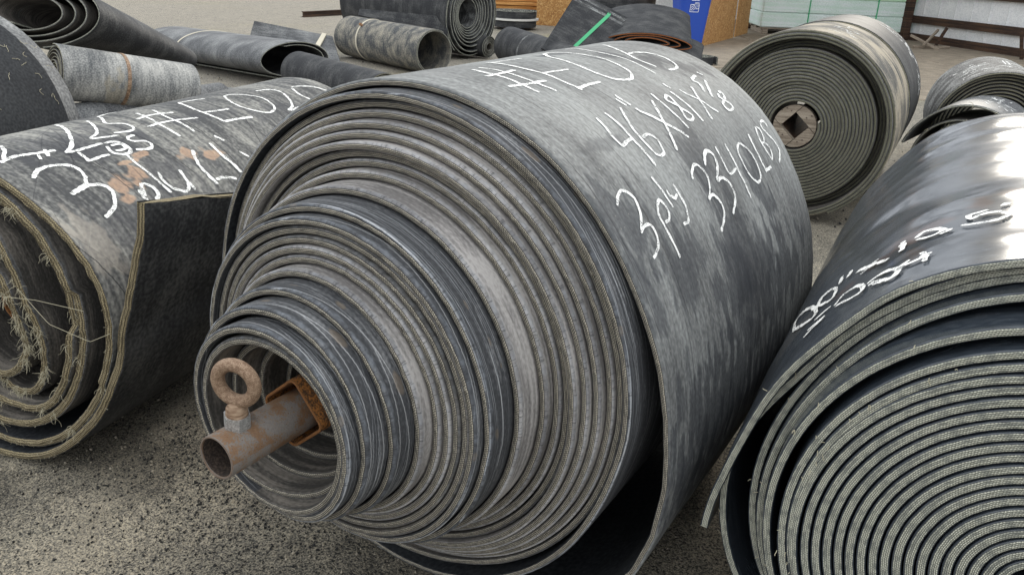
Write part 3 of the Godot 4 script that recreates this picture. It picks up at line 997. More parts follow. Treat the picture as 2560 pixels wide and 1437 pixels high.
func build_main_roll() -> void:
	var t := thing("belt_roll", "large grey belt roll with telescoped windings, a pipe in its core and chalk #E016", "belt roll", "rolls of conveyor belt")
	t.position = Vector3(-0.2271, 0, -1.7177)
	t.rotation.y = -0.539
	var cy := 0.6172
	var W := [0.0, -0.057, -0.040, -0.045, -0.069, -0.080, -0.097, -0.083, -0.083, -0.106, -0.172, -0.244, -0.270, -0.266, -0.265, -0.272, -0.276, -0.304, -0.36, -0.412, -0.44, -0.437, -0.385, -0.33, -0.275, -0.215, -0.16]
	var pts := PackedVector2Array()
	var zf := PackedFloat32Array()
	var curl := [Vector2(-0.12, -0.6145), Vector2(0.1, -0.6145), Vector2(0.25, -0.606), Vector2(0.36, -0.579), Vector2(0.45, -0.531), Vector2(0.53, -0.456), Vector2(0.6, -0.353), Vector2(0.634, -0.246), Vector2(0.648, -0.123), Vector2(0.6435, -0.049), Vector2(0.6325, 0.036), Vector2(0.616, 0.11)]
	var cv := Curve2D.new()
	for i in curl.size():
		var tan: Vector2 = (curl[mini(i + 1, curl.size() - 1)] - curl[maxi(i - 1, 0)]) / 6.0
		cv.add_point(curl[i], -tan, tan)
	var length := cv.get_baked_length()
	var m := int(length / 0.025)
	for i in m:
		pts.append(cv.sample_baked(length * i / m))
		zf.append(0.0)
	var start := pts.size()
	var breaks := PackedInt32Array([0])
	var step := 3.0
	var a0 := 12.0
	var turns := 25.6
	var a := a0
	var zero := -1
	var idx0 := start
	var A := [[12, 0.6245], [20, 0.6165], [60, 0.615], [100, 0.6155], [130, 0.612], [150, 0.618], [165, 0.625], [200, 0.616], [235, 0.606], [262, 0.598], [275, 0.590], [290, 0.578], [308, 0.566], [325, 0.560], [342, 0.559], [352, 0.564], [360, 0.5715]]
	while a < 360.0 * turns:
		var turn := int(a / 360.0)
		var r := 0.0
		var th := deg_to_rad(a)
		if a < 360.0:
			r = table(A, a)
		else:
			r = 0.5715 - 0.0192 * (a / 360.0 - 1.0) + 0.03 * sin(th) * clampf(1.0 - (a / 360.0 - 19.0) / 6.0, 0.0, 1.0)
			r += 0.0009 * sin(a * 0.031 + turn * 2.1)
		var f := smoothstep(195.0, 335.0, fmod(a, 360.0))
		if a < 360.0:
			f = smoothstep(205.0, 345.0, a)
		pts.append(Vector2(cos(th), sin(th)) * r)
		zf.append(-lerpf(W[turn], W[mini(turn + 1, W.size() - 1)], f) + (0.0025 * sin(a * 0.037) + 0.002 * sin(a * 0.0113 + 1.0) if a > 380.0 else 0.0))
		if int((a - 250.0 + 360.0) / 360.0) != int((a - step - 250.0 + 360.0) / 360.0) and a > 200.0:
			breaks.append(pts.size() - 1)
		a += step
	breaks.append(pts.size() - 1)
	for i in pts.size():
		pts[i].y += cy
	# length 0 of the texture is at angle 0
	var opt := {"zero": start - 1, "seed": 4, "centre": Vector2(0, cy), "wavy": 0.0035, "rough": 0.0014, "lip": 0.0046, "underside": mats.cover_plain}
	var kinds := ["cover_main", "band_scuffed", "band_dark", "band_dusty", "band_dusty", "band_dusty", "band_dusty", "band_dark", "band_dusty", "band_dusty", "band_dusty", "band_scuffed", "band_scuffed", "band_dark", "band_dark", "band_dusty", "band_dusty", "band_dusty", "band_scuffed", "band_scuffed", "band_scuffed", "band_dark", "band_dark", "band_dark", "band_dark", "band_dark"]
	var bt := belt(t, pts, zf, 1.168, 0.0162, 1.0, breaks, func(k: int) -> Material: return mats[kinds[mini(k, kinds.size() - 1)]], mats.edge_main, opt)
	var wrap: Node3D = bt.parts[0]
	chalk(wrap, bt, CHALK_MAIN, func(d: float) -> float: return idx0 + (d - a0) / step, 0.0085, 0.6165, 9)


func build_lifting_bar() -> void:
	# everything in here is laid out in the big roll's own axes
	var turn := -0.539
	var at := Vector3(-0.2271, 0, -1.7177)
	var cy := 0.6172
	var q := thing("square_tube", "rust orange square steel tube in the core of the chalk marked grey roll", "steel tube")
	q.position = at
	q.rotation.y = turn
	var outer := PackedVector2Array()
	var inner := PackedVector2Array()
	var ca := deg_to_rad(40.0)
	for k in 4:
		for j in 5:
			var an := deg_to_rad(90.0 * k + 90.0 * j / 4.0)
			var c := Vector2(0.047, 0).rotated(0.0)
			var corner := Vector2(0.04 if k == 0 or k == 3 else -0.04, 0.04 if k < 2 else -0.04)
			outer.append((corner + Vector2(cos(an), sin(an)) * 0.018).rotated(ca) + Vector2(0.014, cy + 0.026))
			inner.append((corner + Vector2(cos(an), sin(an)) * 0.0115).rotated(ca) + Vector2(0.014, cy + 0.026))
	part("tube_wall", hollow_mesh(outer, inner, -0.85, 0.385), mats.rust_orange, q)

	var t := thing("lifting_pipe", "rust stained steel pipe with an eye bolt on top, poking out of the telescoped roll", "pipe")
	t.position = at
	t.rotation.y = turn
	outer = PackedVector2Array()
	inner = PackedVector2Array()
	for k in 40:
		var an := TAU * k / 40.0
		outer.append(Vector2(cos(an), sin(an)) * 0.0425 + Vector2(0, cy + 0.014))
		inner.append(Vector2(cos(an), sin(an)) * 0.0375 + Vector2(0, cy + 0.014))
	part("pipe", hollow_mesh(outer, inner, 0.1, 0.556), mats.pipe_steel, t)
	var bore := Soup.new()
	var bp := PackedVector3Array()
	var buv := PackedVector2Array()
	for z: float in [0.104, 0.25, 0.4, 0.5535]:
		for k in 41:
			var an := -TAU * k / 40.0
			bp.append(Vector3(cos(an) * 0.0371, cy + 0.014 + sin(an) * 0.0371, z))
			buv.append(Vector2(k / 40.0 * 0.24, z))
	bore.grid(bp, buv, 41, 4)
	part("bore", bore.done(), mats.bore_shade_rust, t)  # inner face coloured dark: rust with the pipe's shade painted in
	var eye := Node3D.new()
	eye.name = "eye_bolt"
	t.add_child(eye)
	eye.position = Vector3(0.0, cy + 0.014 + 0.043, 0.503)
	eye.rotation = Vector3(0.05, 0.28, -0.1)
	eye.scale = Vector3.ONE * 1.07
	var ring := TorusMesh.new()
	ring.inner_radius = 0.0225
	ring.outer_radius = 0.0455
	ring.rings = 48
	ring.ring_segments = 20
	part("ring", ring, mats.rusty_ring, eye, Vector3(0, 0.083, 0), Vector3(PI / 2, 0, 0))
	var s := Soup.new()
	tube_into(s, PackedVector3Array([Vector3(0, 0.02, 0), Vector3(0, 0.034, 0), Vector3(0, 0.041, 0), Vector3(0, 0.049, 0)]), PackedFloat32Array([0.019, 0.018, 0.014, 0.012]), 20)
	part("collar", s.done(), mats.rusty_ring, eye)
	s = Soup.new()
	var hexa := PackedVector2Array()
	for k in 6:
		hexa.append(Vector2(cos(TAU * k / 6.0 + 0.2), sin(TAU * k / 6.0 + 0.2)) * 0.023)
	prism_into(s, hexa, -0.006, 0.019)
	part("nut", s.done(), mats.zinc, eye, Vector3(0, 0.003, 0), Vector3(-PI / 2, 0, 0))


func build_left_roll() -> void:
	var t := thing("belt_roll", "loosely wound grey belt roll with frayed khaki edges, a standing flap and chalk", "belt roll", "rolls of conveyor belt")
	t.position = Vector3(-1.4948, 0, -2.1154)
	t.rotation.y = -0.3234
	var cy := 0.4829
	var tab := [[-32.5, 0.753], [-29, 0.721], [-24.5, 0.667], [-18.8, 0.61], [-10.5, 0.553], [-4.5, 0.52], [5.2, 0.498], [16.7, 0.474], [33.8, 0.458], [47.3, 0.452], [61.7, 0.459], [75.4, 0.470], [90, 0.477], [130, 0.472], [180, 0.462], [270, 0.455], [294, 0.454], [310, 0.46], [324, 0.477], [334, 0.486], [341, 0.487], [350, 0.482], [360, 0.468], [377, 0.442], [395, 0.427], [440, 0.434], [540, 0.424], [630, 0.423], [670, 0.415], [715, 0.375], [735, 0.358], [800, 0.368], [900, 0.380], [990, 0.382], [1050, 0.345], [1075, 0.328], [1160, 0.322], [1260, 0.325], [1350, 0.302], [1435, 0.226], [1510, 0.262], [1620, 0.24], [1710, 0.215], [1795, 0.155], [1870, 0.205], [1980, 0.18], [2070, 0.15], [2150, 0.115]]
	var pts := PackedVector2Array()
	var zf := PackedFloat32Array()
	var breaks := PackedInt32Array([0])
	var a := -32.5
	var zero := 0
	while a < 2150.0:
		var th := deg_to_rad(-a)
		pts.append(Vector2(cos(th), sin(th)) * (table(tab, a) + (0.012 * sin(a * 0.047) + 0.008 * sin(a * 0.083 + 1.0) if a > 1080.0 else 0.0)) + Vector2(0, cy))
		zf.append(0.0 + (0.03 * sin(a * 0.019) if a > 1080.0 else 0.0) + (0.012 * sin(a * 0.011) if a > 380.0 else 0.0) - (0.02 if a > 700.0 else 0.0))
		if int(floor((a - 140.0) / 360.0)) != int(floor((a - 143.0) / 360.0)):
			breaks.append(pts.size() - 1)
		a += 3.0
	breaks.append(pts.size() - 1)
	var start := -32.5
	# angle 0 of the top winding lies one turn in
	var bt := belt(t, pts, zf, 1.658, 0.026, -1.0, breaks, func(k: int) -> Material: return [mats.cover_black, mats.cover_left][k] if k < 2 else mats.band_dark, mats.edge_khaki, {"zero": int((360.0 - start) / 3.0), "seed": 12, "wavy": 0.004, "rough": 0.0055, "torn": 0.02, "lip": 0.002, "wave_windings": 2, "skew": 7.0, "underside": mats.cover_plain})  # flap winding takes the black cover: wet rubber with its shade painted in
	chalk(bt.parts[1], bt, CHALK_LEFT, func(d: float) -> float: return (360.0 - d - start) / 3.0, 0.0105, 0.47, 10)
	# frayed yarn hanging from the edges
	var r := RandomNumberGenerator.new()
	r.seed = 5
	var s := Soup.new()
	for k in 1500:
		var i := r.randi_range(20, pts.size() - 20)
		var o := pts[i] + (Vector2(0, cy) - pts[i]).normalized() * r.randf_range(0.002, 0.024)
		var p := Vector3(o.x, o.y, zf[i] + 0.001)
		var line := PackedVector3Array()
		var v := Vector3(r.randfn(0, 0.6), r.randfn(-0.3, 0.6), r.randf_range(0.1, 0.9)).normalized()
		var big := r.randf() < 0.0
		for q in 6:
			line.append(p)
			p += v * (0.0055 if big else r.randf_range(0.001, 0.0028))
			v = (v + Vector3(r.randfn(0, 0.7), r.randfn(-0.22, 0.6), r.randfn(-0.1, 0.5))).normalized()
		tube_into(s, line, PackedFloat32Array([0.0006, 0.0006, 0.0005, 0.0004]) if not big else PackedFloat32Array([0.0022, 0.0026, 0.002, 0.0016, 0.001, 0.0005]), 4)
	for k in 130:
		var i := r.randi_range(130, pts.size() - 5) if k < 70 else r.randi_range(int(1400.0 / 3.0), int(2100.0 / 3.0))
		var o := pts[i] + (Vector2(0, cy) - pts[i]).normalized() * r.randf_range(0.004, 0.024)
		var lead := Vector3(r.randfn(0, 0.5), -0.6, 0.5).normalized()
		for q in 16:
			var p := Vector3(o.x + r.randfn(0, 0.004), o.y + r.randfn(0, 0.004), zf[i])
			var v := (lead + Vector3(r.randfn(0, 0.5), r.randfn(0, 0.5), r.randfn(0, 0.3))).normalized()
			var line := PackedVector3Array()
			var reach := r.randf_range(0.002, 0.010)
			for e in 6:
				line.append(p)
				p += v * reach
				v = (v + Vector3(r.randfn(0, 0.5), r.randfn(-0.3, 0.4), r.randfn(-0.15, 0.4))).normalized()
			tube_into(s, line, PackedFloat32Array([0.0008, 0.0007, 0.0006, 0.0005, 0.0004, 0.0003]), 4)
	var fr := part("frayed_fibres", s.done(), mats.yarn, t)
	fr.set_meta("kind", "stuff")
	# two long loose threads across the face
	for th: Array in [[Vector3(-0.05, cy + 0.2, 0.02), Vector3(0.12, cy + 0.09, 0.04), Vector3(0.26, cy + 0.1, 0.035), Vector3(0.4, cy + 0.085, 0.015)], [Vector3(0.2, cy + 0.12, 0.03), Vector3(0.3, cy + 0.04, 0.04), Vector3(0.41, cy + 0.0, 0.02), Vector3(0.47, cy + 0.03, 0.008)]]:
		var c3 := Curve3D.new()
		for i in 4:
			var d: Vector3 = (th[mini(i + 1, 3)] - th[maxi(i - 1, 0)]) / 6.0
			c3.add_point(th[i], -d, d)
		var line := PackedVector3Array()
		for i in 25:
			line.append(c3.sample_baked(c3.get_baked_length() * i / 24.0))
		part("loose_thread", tube_mesh(line, PackedFloat32Array([0.0008]), 5), mats.yarn, t)
	# rusty core pipe far inside
	var c := thing("core_pipe", "rusty steel core pipe inside the frayed roll with the standing flap", "pipe")
	c.position = t.position
	c.rotation = t.rotation
	var outer := PackedVector2Array()
	var inner := PackedVector2Array()
	for k in 32:
		var an := TAU * k / 32.0
		outer.append(Vector2(cos(an), sin(an)) * 0.062 + Vector2(0.0, cy - 0.02))
		inner.append(Vector2(cos(an), sin(an)) * 0.055 + Vector2(0.0, cy - 0.02))
	part("pipe_wall", hollow_mesh(outer, inner, -1.6, -0.12), mats.rust_orange, c)


func build_right_roll() -> void:
	var t := thing("belt_roll", "glossy black belt roll with cream woven edges, chalked 60 x 195", "belt roll", "rolls of conveyor belt")
	t.position = Vector3(0.9234, 0, -1.1596)
	t.rotation.y = -0.4633
	var cy := 0.5376
	var tab := [[-194, 0.592], [-181.5, 0.553], [-170, 0.532], [-160, 0.527], [-151, 0.526], [-142, 0.526], [-136, 0.530], [-127, 0.542], [-117, 0.548], [-105, 0.551], [-90, 0.550], [0, 0.545], [90, 0.534], [130, 0.546], [155, 0.560], [180, 0.548], [210, 0.505], [230, 0.515], [254, 0.533], [270, 0.533], [360, 0.525], [450, 0.515], [515, 0.502], [570, 0.487], [614, 0.518], [720, 0.505], [810, 0.495], [875, 0.478], [930, 0.470], [974, 0.499], [1080, 0.480], [1170, 0.468], [1235, 0.450], [1334, 0.464], [1440, 0.450], [1530, 0.440], [1595, 0.420], [1694, 0.432], [1800, 0.425], [1955, 0.402], [2054, 0.412]]
	for k in range(1, 20):
		tab.append([2054 + 360 * k, 0.412 - 0.0193 * k])
	var last := 2054.0 + 360.0 * 18.4
	var W := [0.0, 0.022, 0.026, -0.012, -0.068, -0.084, -0.086, -0.087, -0.085, -0.087, -0.086, -0.085, -0.087, -0.086, -0.085, -0.087, -0.086, -0.086, -0.085, -0.087, -0.086, -0.086, -0.086, -0.086, -0.086]
	var pts := PackedVector2Array()
	var zf := PackedFloat32Array()
	var breaks := PackedInt32Array([0])
	var a := -194.0
	while a < last:
		var th := deg_to_rad(-a)
		pts.append(Vector2(cos(th), sin(th)) * table(tab, a) + Vector2(0, cy))
		var tn := maxf((a + 194.0) / 360.0, 0.0)
		var k := mini(int(tn), W.size() - 2)
		zf.append(-lerpf(W[k], W[k + 1], smoothstep(0.55, 0.95, tn - k)))
		if int((a + 194.0) / 360.0) != int((a + 191.0) / 360.0) and a > -100.0:
			breaks.append(pts.size() - 1)
		a += 3.0
	breaks.append(pts.size() - 1)
	var bt := belt(t, pts, zf, 1.524, 0.0164, -1.0, breaks, func(k: int) -> Material: return mats.cover_right, mats.edge_cream, {"zero": int(194.0 / 3.0), "seed": 21, "wavy": 0.012, "wave": Vector2(1.0, 1.8), "rough": 0.0011, "lip": 0.0024})
	chalk(bt.parts[0], bt, CHALK_RIGHT, func(d: float) -> float: return (194.0 - fposmod(d, 360.0)) / 3.0, 0.0115, 0.54, 11, 0.004)
	# frayed spots on the cut edge
	var r := RandomNumberGenerator.new()
	r.seed = 8
	var s := Soup.new()
	for k in 160:
		var i := r.randi_range(10, 900)
		var o := pts[i] * 1.0
		var p := Vector3(o.x, o.y, zf[i])
		var line := PackedVector3Array()
		var v := Vector3(r.randfn(0, 0.6), r.randfn(-0.3, 0.6), r.randf_range(0.2, 0.9)).normalized()
		for q in 5:
			line.append(p)
			p += v * r.randf_range(0.001, 0.0035)
			v = (v + Vector3(r.randfn(0, 0.4), r.randfn(-0.25, 0.35), r.randfn(0, 0.3))).normalized()
		tube_into(s, line, PackedFloat32Array([0.0007]), 4)
	var fr := part("frayed_fibres", s.done(), mats.yarn, t)
	fr.set_meta("kind", "stuff")


# ---------------------------------------------------------------- the rolls behind
# near and far are the centres of the two ends of the roll
func wound(label: String, near: Vector3, far: Vector3, R: float, turns: float, pitch: float, th: float, cover: String, edge: String, opt := {}) -> Dictionary:
	var t := thing(opt.get("called", "belt_roll"), label, opt.get("category", "belt roll"), "rolls of conveyor belt")
	var z := (near - far).normalized()
	var x := Vector3.UP.cross(z).normalized() if absf(z.y) < 0.9 else Vector3(1, 0, 0)
	var y := z.cross(x).normalized()
	var sx: float = opt.get("sx", 1.0)
	var sy: float = opt.get("sy", 1.0)
	var base := near - Vector3(0, R * sy if absf(z.y) < 0.9 else 0.0, 0)
	t.transform = Transform3D(Basis(x, y, z), base)
	var c3 := t.transform.affine_inverse() * near
	var c := Vector2(c3.x, c3.y)
	var dir: float = opt.get("dir", 1.0)
	var th0: float = opt.get("from", -40.0)
	var step: float = opt.get("step", 6.0)
	var tab: Array = opt.get("table", [])
	var wtab: Array = opt.get("front", [])
	var pts := PackedVector2Array()
	var zf := PackedFloat32Array()
	var breaks := PackedInt32Array([0])
	var a := 0.0
	var sd: int = opt.get("seed", 1)
	while a <= 360.0 * turns:
		var tn := a / 360.0
		var r := table(tab, tn) if tab.size() else R - pitch * tn
		var f := deg_to_rad(th0 + dir * a)
		var k: float = opt.get("bend", 0.0)
		pts.append(c + Vector2(cos(f) * sx, sin(f) * sy + k * cos(f) * cos(f)) * r)
		zf.append(c3.z - (straight(wtab, tn) if wtab.size() else 0.006 * sin(tn * 2.4 + sd)))
		if int(tn) != int((a - step) / 360.0) and a > 180.0:
			breaks.append(pts.size() - 1)
		a += step
	if pts.size() - 1 - breaks[breaks.size() - 1] < 12 and breaks.size() > 1:
		breaks.remove_at(breaks.size() - 1)
	breaks.append(pts.size() - 1)
	var inside: String = opt.get("inside", cover)
	var bt := belt(t, pts, zf, near.distance_to(far), th, dir, breaks, func(k: int) -> Material: return mats[cover] if k == 0 else mats[inside], mats[edge], {"seed": sd, "wavy": opt.get("wavy", 0.003), "taper": opt.get("taper", 1.0), "centre": c, "rough": opt.get("rough", 0.0015)})
	bt.thing = t
	bt.c = c
	bt.th0 = th0
	bt.dir = dir
	bt.step = step
	return bt


func scribble(bt: Dictionary, th_from: float, th_to: float, w_from: float, w_to: float, count: int, radius: float, wide: float, sd: int, z0 := 0.0) -> void:
	# rows of small unreadable chalk writing
	var r := RandomNumberGenerator.new()
	r.seed = sd
	var all := []
	for k in count:
		var st := []
		var th := r.randf_range(th_from, th_to)
		var w := lerpf(w_from, w_to, (k + r.randf()) / count)
		for q in r.randi_range(3, 6):
			st.append_array([th, w])
			th += r.randf_range(-4.0, 4.0)
			w += r.randf_range(0.005, 0.035) * (1.0 if q % 2 else -0.6)
		all.append(st)
	chalk(bt.parts[0], bt, all, func(d: float) -> float: return (d - float(bt.th0)) * float(bt.dir) / float(bt.step), wide, radius, sd)


func axis(x: float, z: float, yaw: float, y: float, w: float) -> Vector3:
	return Vector3(x + sin(yaw) * w, y, z - cos(yaw) * w)


func build_back_rolls() -> void:
	# the big tan roll with a timber core
	var tab := [[0.0, 0.569], [1.0, 0.552], [2.0, 0.535], [3.0, 0.517], [4.0, 0.499], [5.0, 0.481]]
	for k in range(6, 24):
		tab.append([float(k), 0.464 - 0.0193 * (k - 6)])
	var front := [[0.0, 0.0], [0.9, 0.0], [1.1, -0.012], [2.68, -0.004], [2.82, 0.13], [5.68, 0.15], [5.82, 0.04], [11.0, 0.026], [15.0, 0.016], [17.0, 0.03], [23.0, 0.02]]
	var bt := wound("big tan dusted belt roll with a square holed timber core", axis(1.649, -4.998, 0.4828, 0.5691, 0.0), axis(1.649, -4.998, 0.4828, 0.5691, 0.86), 0.569, 22.2, 0.02, 0.0172, "cover_tan", "edge_dim", {"from": -60.0, "dir": 1.0, "table": tab, "front": front, "seed": 31, "inside": "band_dark", "step": 4.0, "rough": 0.003})
	scribble(bt, 62.0, 84.0, 0.15, 0.7, 9, 0.569, 0.008, 3)
	# timber core: four boards laid round a square hole
	var core := thing("timber_core", "round core of four grey boards round a square hole in the tan roll", "wooden core")
	core.position = Vector3(1.649, 0, -4.998)
	core.rotation.y = -0.4828
	var circle := PackedVector2Array()
	for k in 48:
		circle.append(Vector2(cos(TAU * k / 48.0), sin(TAU * k / 48.0)) * 0.128)
	var ho := 0.058
	var big := 0.3
	var rects := [[-ho, ho, big, big], [ho, -big, big, ho], [-big, -big, ho, -ho], [-big, -ho, -ho, big]]
	for k in 4:
		var q: Array = rects[k]
		var poly := PackedVector2Array([Vector2(q[0], q[1]), Vector2(q[2], q[1]), Vector2(q[2], q[3]), Vector2(q[0], q[3])])
		var turned := PackedVector2Array()
		for v in poly:
			turned.append(v.rotated(deg_to_rad(48.0)))
		var cut := Geometry2D.intersect_polygons(turned, circle)
		if cut.size():
			var shrunk := Geometry2D.offset_polygon(cut[0], -0.0016)
			var s := Soup.new()
			prism_into(s, shrunk[0], -0.09, -0.035 - 0.003 * (k % 2))
			part("board", s.done(), mats.wood_grey, core, Vector3(0, 0.5691, 0))
			var mid := Vector2.ZERO
			for v in shrunk[0]:
				mid += v
			mid /= shrunk[0].size()
			for e in 3:
				var nail := CylinderMesh.new()
				nail.top_radius = 0.004
				nail.bottom_radius = 0.004
				nail.height = 0.004
				nail.radial_segments = 8
				nail.rings = 0
				part("nail", nail, mats.nail_steel, core, Vector3(mid.x + (e - 1) * 0.028, 0.5691 + mid.y + (e % 2) * 0.014, -0.0345), Vector3(PI / 2, 0, 0))
	# inner faces of the square hole, in dark wood to paint its shade
	for k in 4:
		var an := deg_to_rad(48.0 + 90.0 * k)
		var s := Soup.new()
		box_into(s, Vector3.ZERO, Vector3(0.012, 0.116, 0.5), 0.001)
		part("hole_lining", s.done(), mats.wood_dark, core, Vector3(cos(an) * (ho + 0.006), 0.5691 + sin(an) * (ho + 0.006), -0.345), Vector3(0, 0, an))
	bt = wound("dark belt roll chalked along its rim, standing behind the tan roll", axis(1.649, -4.998, 0.4828, 0.5735, 0.93), axis(1.649, -4.998, 0.4828, 0.5735, 1.82), 0.573, 6.0, 0.022, 0.015, "cover_black", "edge_grey", {"from": -70.0, "seed": 33, "inside": "band_dark"})
	scribble(bt, 5.0, 62.0, 0.66, 0.84, 34, 0.573, 0.009, 5)

	bt = wound("dusty belt roll with a deep dark opening and scribbled chalk, near the metal wall", axis(3.293, -5.7496, 0.3883, 0.4352, 0.0), axis(3.293, -5.7496, 0.3883, 0.4352, 1.1), 0.4352, 9.0, 0.024, 0.016, "cover_chalky", "edge_grey", {"from": -120.0, "seed": 35, "inside": "band_dark", "front": [[0.0, 0.0], [1.0, 0.02], [2.0, 0.1], [9.0, 0.16]]})
	scribble(bt, 98.0, 135.0, 0.1, 0.75, 26, 0.4352, 0.008, 7)
	scribble(bt, 70.0, 92.0, 0.3, 0.9, 12, 0.4352, 0.008, 8)
	var hash := [[88.0, 0.62, 80.0, 0.64], [88.0, 0.70, 80.0, 0.72], [86.5, 0.55, 86.0, 0.82], [82.5, 0.55, 82.0, 0.82]]
	chalk(bt.parts[0], bt, hash, func(d: float) -> float: return (d - float(bt.th0)) * float(bt.dir) / float(bt.step), 0.009, 0.4352, 3)
	bt = wound("small pale grey belt roll with white frayed edges and chalk, beside the tan roll", axis(2.86, -5.27, 0.6668, 0.3506, 0.0), axis(2.86, -5.27, 0.6668, 0.3506, 0.56), 0.3506, 8.0, 0.026, 0.015, "cover_weathered", "edge_cream", {"from": 172.0, "dir": -1.0, "seed": 37, "inside": "band_dark", "table": [[0.0, 0.40], [0.08, 0.37], [0.2, 0.352], [0.6, 0.345], [1.0, 0.33], [1.15, 0.27], [2.0, 0.25], [3.0, 0.222], [4.0, 0.196], [5.0, 0.17], [6.0, 0.142], [8.0, 0.09]], "front": [[0.0, 0.0], [1.0, 0.03], [8.0, 0.05]], "rough": 0.006})
	scribble(bt, 60.0, 105.0, 0.15, 0.5, 26, 0.35, 0.006, 9)
	var r := RandomNumberGenerator.new()
	r.seed = 44
	var s := Soup.new()
	for k in 90:
		var i := r.randi_range(0, bt.outer.size() - 2)
		var o: Vector2 = bt.outer[i]
		var p := Vector3(o.x, o.y, bt.zf[i])
		var line := PackedVector3Array()
		var v := Vector3(r.randfn(0, 0.6), r.randfn(-0.3, 0.6), r.randf_range(0.2, 0.9)).normalized()
		for q in 6:
			line.append(p)
			p += v * r.randf_range(0.002, 0.009)
			v = (v + Vector3(r.randfn(0, 0.5), r.randfn(-0.25, 0.4), r.randfn(0, 0.3))).normalized()
		tube_into(s, line, PackedFloat32Array([0.0014]), 4)
	part("frayed_fibres", s.done(), mats.yarn, bt.thing).set_meta("kind", "stuff")


func ring_band(bt: Dictionary, w: float, wide: float, m: Material, called: String, i0: int, i1: int, lift := 0.004) -> void:
	var p := PackedVector3Array()
	var t := PackedVector2Array()
	var z0: float = bt.zf[0]
	for row: Array in [[0.0, 0.0], [lift, 0.0], [lift, 1.0], [0.0, 1.0]]:
		for i in range(i0, i1 + 1):
			var q := surface_at(bt, float(i), w + wide * float(row[1]), float(row[0]))
			q.z += z0
			p.append(q)
			t.append(Vector2(bt.run[i], wide * float(row[1])))
	var s := Soup.new()
	s.grid(p, t, i1 - i0 + 1, 4)
	part(called, s.done(), m, bt.thing)


